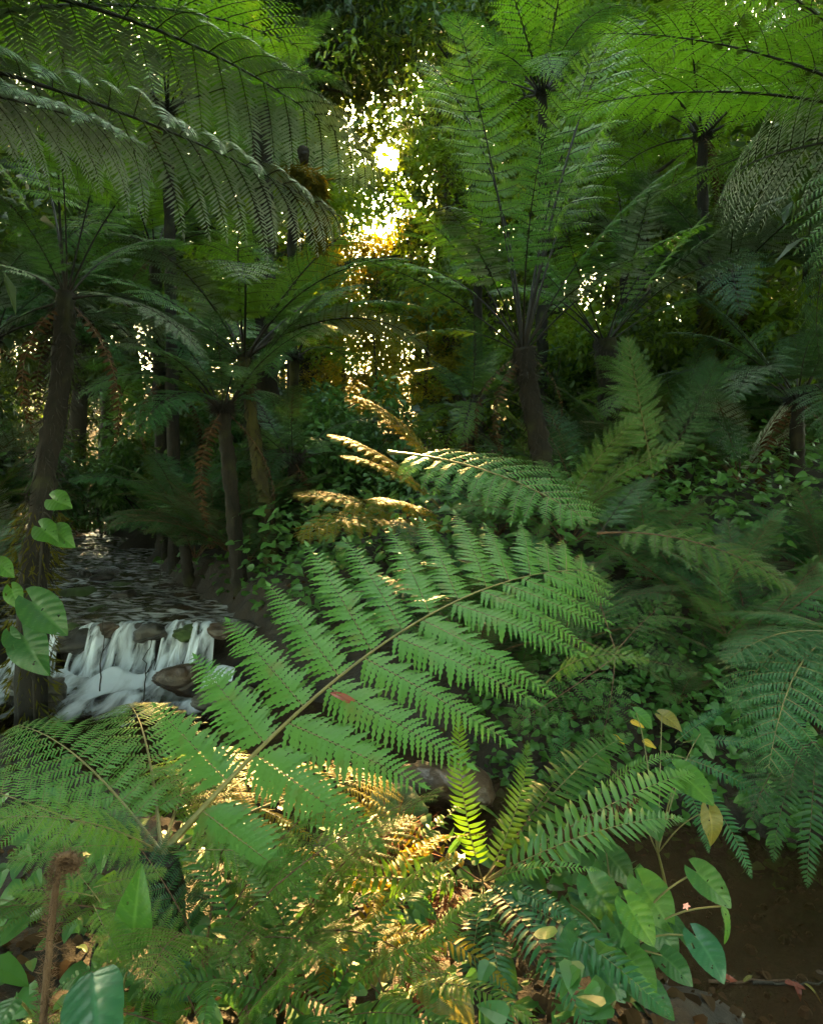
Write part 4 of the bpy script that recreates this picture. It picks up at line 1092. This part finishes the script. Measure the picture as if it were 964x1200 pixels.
link('coil', f.mesh('coil'), cz, 'stalk_brown')

# ================================================================== BROAD LEAVED PLANTS
def plant(label, loc, name='broadleaf_plant'): return thing(name, label, 'plant', loc)
def base_stem(root, p, r=.006, mat='stalk_green'):
    q = np.array(Vector(p) - root.location); t = np.linspace(0, 1, 10)[:, None]
    m = MB(); tube(m, np.array([0, 0, -.05]) * (1 - t) + q * t + np.array([.03, 0, 0]) * np.sin(t * 3.1), r * (1 - .3 * t[:, 0]), 6)
    link('main_stem', m.mesh('main_stem'), root, mat)
g0 = P(700, 1130, 1.75); gB = Vector((g0.x, g0.y, gz(g0.x, g0.y)))
bp = plant('begonia with broad toothed green leaves at the lower right', gB, 'begonia')
st = P(720, 1120, 1.8)
base_stem(bp, st)
for (b, tp, i, nrm, m) in (
    ((816, 1022, 1.75), (860, 1062, 1.7), 0, (.2, -.8, .6), 'leaf'), ((752, 1036, 1.8), (790, 1090, 1.72), 1, (-.1, -.8, .6), 'leaf_fresh'), ((735, 1060, 1.7), (768, 1108, 1.64), 0, (0, -.8, .6), 'leaf_fresh'),
    ((692, 1034, 1.8), (728, 1085, 1.75), 1, (-.1, -.9, .5), 'leaf'), ((815, 1098, 1.7), (852, 1145, 1.62), 1, (.2, -.8, .6), 'leaf_teal'), ((780, 1070, 1.78), (812, 1105, 1.7), 2, (.1, -.8, .6), 'leaf'),
    ((735, 1120, 1.7), (770, 1165, 1.64), 1, (0, -.8, .5), 'leaf_fresh'), ((690, 1100, 1.7), (660, 1140, 1.6), 1, (-.2, -.8, .6), 'leaf'), ((845, 1062, 1.72), (862, 1105, 1.68), 2, (.5, -.7, .4), 'leaf_fresh'),
    ((720, 1085, 1.75), (745, 1140, 1.68), 1, (0, -.8, .5), 'leaf'), ((762, 1080, 1.85), (800, 1120, 1.8), 1, (.1, -.7, .7), 'leaf'), ((700, 1130, 1.75), (735, 1175, 1.7), 0, (0, -.7, .7), 'leaf_teal'),
    ((775, 1120, 1.8), (815, 1150, 1.75), 1, (.2, -.6, .8), 'leaf'), ((668, 1060, 1.9), (690, 1105, 1.85), 0, (-.1, -.8, .6), 'leaf_teal'), ((745, 1150, 1.7), (790, 1190, 1.62), 0, (.1, -.6, .8), 'leaf'), ((710, 1000, 1.95), (745, 1035, 1.9), 1, (0, -.7, .7), 'leaf')):
    add_leaf(bp, 'heart' if i < 2 else 'oval', i, P(*b), P(*tp), nrm, m, st, .0035)
pf = P(803, 1061, 1.72)
f = MB(); th = np.arange(5) / 5 * 6.283
stamp(f, T_SIMPLE, np.zeros((5, 3)), np.stack([np.cos(th), -.4 + 0 * th, np.sin(th)], 1), np.stack([-np.sin(th), 0 * th, np.cos(th)], 1), np.tile([0, -1., 0], (5, 1)), np.full(5, .011), 0, 2.2)
o = link('flower', f.mesh('flower'), bp, 'leaf_pink'); o.location = pf - gB; o['label'] = 'small pale pink flower'
bq = plant('creeper with round leaves above the begonia beside the dark fern', onground(800, 2.3), 'creeper')
sq = P(770, 1000, 2.2)
base_stem(bq, sq)
for (b, tp, i, nrm, m) in (((795, 905, 2.2), (838, 940, 2.12), 0, (.1, -.8, .6), 'leaf_fresh'), ((760, 950, 2.2), (775, 985, 2.15), 1, (0, -.9, .5), 'leaf'), ((700, 885, 2.5), (715, 905, 2.45), 0, (0, -.6, .8), 'leaf_fresh'), ((745, 835, 2.7), (765, 850, 2.65), 1, (0, -.6, .8), 'leaf_fresh'), ((775, 838, 2.7), (800, 850, 2.65), 2, (0, -.6, .8), 'leaf_old'), ((830, 950, 2.15), (842, 990, 2.1), 2, (.2, -.8, .5), 'leaf_old'), ((820, 860, 2.5), (838, 888, 2.45), 0, (.1, -.8, .6), 'leaf')):
    add_leaf(bq, 'heart', i, P(*b), P(*tp), nrm, m, sq, .0025)
for k, (u, v, d, lab) in enumerate(((738, 845, 2.66, 'small yellow dead leaf caught in the ivy left of the round fresh leaf'), (752, 868, 2.6, 'yellow dead leaf lying low in the ivy just above the curved frond'), (716, 862, 2.68, 'tiny yellowed leaf at the left end of the ivy patch'))):
    p = P(u, v, d)
    tag(add_leaf(None, 'oval', k, p, p + Vector((.05, -.02, -.015)), (0, -.7, .8), 'leaf_yellow', name='fallen_leaf'), lab, 'leaf')
# bottom left
bl = plant('plant with one huge glossy ribbed leaf at the bottom left corner', onground(110, 1.3), 'broadleaf_plant')
add_leaf(bl, 'oval', 1, P(108, 1140, 1.32), P(112, 1245, 1.12), (0, -.55, .85), 'leaf_teal', P(120, 1250, 1.5), .005)
add_leaf(bl, 'oval', 0, P(155, 1120, 1.42), P(160, 1025, 1.4), (.1, -1, .2), 'leaf_fresh', P(130, 1250, 1.45), .004)
add_leaf(bl, 'oval', 1, P(185, 1135, 1.45), P(242, 1165, 1.38), (.1, -.6, .8), 'leaf_teal', P(150, 1250, 1.45), .004)
add_leaf(bl, 'oval', 1, P(20, 1170, 1.3), P(-20, 1215, 1.2), (0, -.6, .8), 'leaf', P(60, 1250, 1.4), .004)
ba = plant('plant with spotted aged leaves in the sun below the rusty roots', onground(500, 1.6), 'broadleaf_plant')
sa = P(520, 1150, 1.75)
for (b, tp, i, nrm, m) in (((490, 1150, 1.62), (548, 1195, 1.52), 0, (0, -.7, .7), 'leaf_old'), ((530, 1150, 1.6), (556, 1200, 1.52), 0, (.3, -.7, .6), 'leaf_old'), ((465, 1070, 1.85), (420, 1095, 1.75), 1, (0, -.6, .8), 'leaf_old'), ((470, 1120, 1.75), (420, 1150, 1.65), 1, (-.1, -.6, .8), 'leaf_old'), ((480, 1165, 1.6), (430, 1205, 1.5), 0, (0, -.6, .8), 'leaf_fresh'), ((440, 1075, 1.9), (475, 1110, 1.8), 1, (.1, -.7, .7), 'leaf_old')):
    add_leaf(ba, 'oval', i, P(*b), P(*tp), nrm, m, sa, .003)
bb_ = plant('small plant with bright oval leaves at the foot of the sword fern', onground(490, 1.9), 'broadleaf_plant')
sa = P(500, 1100, 1.9)
for (b, tp, i, nrm, m) in (((478, 1050, 1.85), (512, 1075, 1.8), 1, (0, -.7, .7), 'leaf_fresh'), ((455, 1055, 1.85), (478, 1088, 1.8), 0, (0, -.7, .7), 'leaf_fresh'), ((440, 1040, 1.95), (410, 1035, 1.9), 1, (0, -.5, .9), 'leaf_yellow'), ((445, 1045, 1.9), (455, 1025, 1.95), 1, (0, -.8, .6), 'leaf_yellow'), ((505, 1000, 2.0), (470, 995, 1.98), 0, (0, -.6, .8), 'leaf_yellow'), ((525, 1000, 1.98), (545, 975, 1.98), 0, (0, -.8, .6), 'leaf_fresh')):
    add_leaf(bb_, 'lance' if i == 0 else 'oval', i, P(*b), P(*tp), nrm, m, sa, .003)
# climber on the left trunk
cl = thing('climber', 'climbing vine with large rounded leaves on the dark left trunk', 'vine', onground(22, 4.05))
sb = [P(40, 800, 3.9), P(46, 690, 4.0), P(52, 600, 4.1)]
for (b, tp, i, nrm, m, s) in (((38, 705, 3.75), (76, 742, 3.7), 0, (.1, -.9, .5), 'leaf', 1), ((14, 690, 3.8), (22, 712, 3.75), 1, (0, -.9, .3), 'leaf_fresh', 1), ((28, 745, 3.8), (48, 788, 3.7), 1, (0, -.9, .4), 'leaf', 0), ((12, 742, 3.8), (18, 765, 3.75), 0, (0, -.9, .4), 'leaf', 0),
                              ((48, 618, 4.0), (64, 632, 3.9), 0, (0, -.9, .4), 'leaf_fresh', 2), ((66, 622, 4.0), (80, 636, 3.9), 1, (0, -.9, .4), 'leaf_fresh', 2), ((62, 585, 4.0), (80, 592, 3.9), 0, (0, -.9, .4), 'leaf_fresh', 2), ((0, 660, 3.8), (14, 675, 3.75), 0, (0, -.9, .4), 'leaf_fresh', 1)):
    add_leaf(cl, 'heart', i, P(*b), P(*tp), nrm, m, sb[s], .004, 'stalk')
f = MB(); tube(f, [tuple(p - cl.location) for p in [onground(30, 4.0)] + sb], .008, 6); link('vine_stem', f.mesh('vine_stem'), cl, 'stalk')

# ================================================================== UNDERGROWTH
# ivy-like ground cover on the right bank: small heart leaves nobody could count
def cover_mesh(name, pts, size, seed, hh, tmpl=None, wscale=1.0):
    rg = np.random.default_rng(seed); n = len(pts)
    B = pts + np.stack([np.zeros(n), np.zeros(n), rg.random(n) ** 1.5 * hh], 1)
    az = rg.uniform(0, 6.283, n)
    D = unit(np.stack([np.cos(az), np.sin(az) - .35, rg.normal(-.15, .25, n)], 1))
    Nn = unit(rg.normal(0, .35, (n, 3)) + [0, -.45, 1]); W = unit(np.cross(Nn, D)); Nn = np.cross(D, W)
    mb = MB(); stamp(mb, tmpl or T_HEART, B, D, W, Nn, size * rg.uniform(.5, 1.4, n), .2, wscale)
    return mb.mesh(name)
hp = lambda t: (min(1, t * 5 + .55)) * (1 - t ** 1.6) ** .75
T_HEART = blade(5, hp, .15, 0, .5)
def scatter(n, u0, u1, d0, d1, seed, cond=None):
    rg = np.random.default_rng(seed); u = rg.uniform(u0, u1, n); d = d0 * (d1 / d0) ** rg.random(n)
    x = (u - 482) / 800 * d; y = d * .9976 + 0 * d
    z = terrain(x, y); ok = terrain(x, y, True) > .22
    if cond is not None: ok &= cond(x, y, z)
    return np.stack([x, y, z], 1)[ok]
tag(link('ground_cover', cover_mesh('ground_cover', scatter(4600, 620, 1000, 2.2, 4.8, 1), .048, 2, .34), None, 'cover'), 'ivy like green ground cover on the right bank', 'ground cover', kind='stuff')
rgb = np.random.default_rng(61); n = 9000
xb, yb = rgb.uniform(.3, 4.5, n), rgb.uniform(1.4, 4.2, n); db = terrain(xb, yb, True); zb = terrain(xb, yb)
okb = (db > .0) & (db < .5) & (yb > 3.05 - .28 * xb)
tag(link('bank_cover', cover_mesh('bank_cover', np.stack([xb, yb, zb], 1)[okb], .05, 62, .16), None, 'cover'), 'leaves trailing down the steep right bank above the mud', 'ground cover', kind='stuff')
tag(link('undergrowth', cover_mesh('undergrowth', scatter(16000, -120, 1080, 5.0, 16, 3), .09, 4, .7, wscale=.8), None, 'cover'), 'dark leafy undergrowth across the forest floor', 'undergrowth', kind='stuff')
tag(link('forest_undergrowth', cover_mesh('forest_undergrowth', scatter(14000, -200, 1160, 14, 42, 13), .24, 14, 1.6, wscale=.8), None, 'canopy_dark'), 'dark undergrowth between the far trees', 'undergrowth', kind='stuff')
tag(link('bank_weeds', cover_mesh('bank_weeds', scatter(950, -80, 760, 1.15, 3.0, 5), .065, 6, .30, wscale=.75), None, 'cover'), 'small weeds over the near bank under the ferns', 'weeds', kind='stuff')
tag(link('leaf_litter', cover_mesh('leaf_litter', scatter(2600, -80, 1050, 1.2, 7, 7) , .05, 8, .02, wscale=.7), None, 'fern_dry'), 'brown leaf litter on the banks', 'leaf litter', kind='stuff')

# ferns of the forest floor, one fern copied
def low_fern(key, mats, seed, n=9, L=.9):
    t = thing('fern', 'x', 'fern', (0, 0, 0), 'x')
    crown(t, Vector((0, 0, .12)), n, L, (1.0, .25), key, mats, seed, stalk='stalk_brown', spread=.02)
    return t
def fern_patch(n, u0, u1, d0, d1, protos, label, group, seed, smin, smax, zmin=.15):
    rg = random.Random(seed); k = 0; tries = 0
    while k < n and tries < 3000:
        tries += 1
        u = rg.uniform(u0, u1); d = d0 * (d1 / d0) ** rg.random()
        p = onground(u, d)
        if float(terrain(np.array([p.x]), np.array([p.y]), True)[0]) < .3: continue
        if p.y > 5 and abs(p.x + .42 + .034 * p.y) < 1.0: continue
        src = protos[k % len(protos)]
        o = copy_tree(src, p, rg.uniform(0, 6.28), rg.uniform(smin, smax))
        tag(o, label, 'fern', group); k += 1
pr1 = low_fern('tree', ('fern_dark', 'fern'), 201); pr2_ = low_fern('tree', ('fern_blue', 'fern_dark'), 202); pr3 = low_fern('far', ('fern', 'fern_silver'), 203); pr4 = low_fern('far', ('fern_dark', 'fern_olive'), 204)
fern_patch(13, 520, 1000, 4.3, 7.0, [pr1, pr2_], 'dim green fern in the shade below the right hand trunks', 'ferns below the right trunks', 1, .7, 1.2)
fern_patch(16, 500, 1040, 7.0, 11, [pr3, pr4], 'fern in the far undergrowth behind the right trunks', 'ferns in the far right undergrowth', 2, .9, 1.5)
fern_patch(24, 150, 480, 5.6, 9.0, [pr1, pr2_], 'dark fern on the bank between stream and sun gap', 'ferns between stream and sun gap', 3, .7, 1.35, .5)
fern_patch(20, -60, 330, 8.5, 13, [pr3, pr4], 'fern in the far undergrowth above the riffle', 'ferns above the riffle', 4, 1.2, 2.0, .6)
fern_patch(7, 610, 960, 3.0, 4.3, [pr2_, pr1], 'blue green fern low in the ivy of the right bank', 'low ferns in the ivy', 5, .35, .6)
fern_patch(6, -40, 60, 4.6, 7.0, [pr2_, pr1], 'fern at the water edge left of the mossy trunk', 'ferns left of the mossy trunk', 6, .6, .9, .2)
for o in (pr1, pr2_, pr3, pr4):
    for ch in list(o.children):
        for g in list(ch.children): bpy.data.objects.remove(g)
        bpy.data.objects.remove(ch)
    bpy.data.objects.remove(o)
rg = np.random.default_rng(44); n = 900
x = rg.uniform(.5, 3.2, n); y = rg.uniform(1.3, 3.1, n); z = np.maximum(terrain(x, y), .002) + .004
ok = z < .2
tag(link('stream_debris', cover_mesh('stream_debris', np.stack([x, y, z], 1)[ok], .022, 9, .008, T_LO, 1.0), None, 'fern_dry'), 'bits of dead leaf scattered on the wet mud', 'debris', kind='stuff')
for k, (u, v, m, kk) in enumerate(((846, 1100, 'leaf_red', 1), (905, 1085, 'fern_dry', 0), (930, 1140, 'leaf_red', 2), (870, 1165, 'leaf_old', 0), (820, 1185, 'fern_dry', 1), (940, 1190, 'leaf_old', 2), (900, 1120, 'fern_dry', 1), (855, 1135, 'fern_dry', 2), (918, 1172, 'leaf_red', 0))):
    q = P(u, v, 2.3); q = Vector((q.x, q.y, max(.004, gz(q.x, q.y)) + .008)); a = k * 2.3
    o = add_leaf(None, 'lance' if k % 2 else 'oval', kk, q, q + Vector((math.cos(a) * .06, math.sin(a) * .06, .006)), (.15, -.1, 1), m, name='fallen_leaf')
    tag(o, 'small dead leaf lying on the wet brown mud', 'leaf', 'dead leaves on the mud')
for k, (u, v, u2, v2, lab) in enumerate(((830, 1130, 925, 1110, 'thin pale stick lying across the wet mud'), (880, 1190, 960, 1165, 'short dark stick half buried in the mud at the corner'))):
    a, b = P(u, v, 2.3), P(u2, v2, 2.3); t = np.linspace(0, 1, 12)[:, None]; rg = np.random.default_rng(k)
    a.z, b.z = max(0, gz(a.x, a.y)) + .008, max(0, gz(b.x, b.y)) + .01
    f = MB(); tube(f, np.array(b - a) * t + rg.normal(0, .005, (12, 3)), .006 * (1 - .5 * t[:, 0]), 6)
    o = link('stick', f.mesh('stick'), None, 'stalk_brown' if k == 0 else 'bark'); o.location = a; tag(o, lab, 'stick')
# bare twigs standing at the stream's far edge
for k, (u, v0, v1, d, lab) in enumerate(((117, 810, 720, 5.0, 'thin bare twig standing in front of the cascade'), (168, 830, 750, 4.9, 'forked dry twig before the right end of the cascade'), (375 // 2, 690, 610, 7.4, 'dark stem rising from the riffle bank'))):
    b = P(u, v0, d); t = np.linspace(0, 1, 12)[:, None]; e = np.array(P(u + 6, v1, d) - b)
    rg = np.random.default_rng(k); f = MB()
    tube(f, e * t + rg.normal(0, .012, (12, 3)) * t, .006 * (1 - .6 * t[:, 0]), 5)
    tube(f, e * .5 + np.array([.12, 0, .18]) * t * .6, .004 * (1 - .6 * t[:, 0]), 5)
    o = link('twig', f.mesh('twig'), None, 'stalk'); o.location = b; tag(o, lab, 'twig')
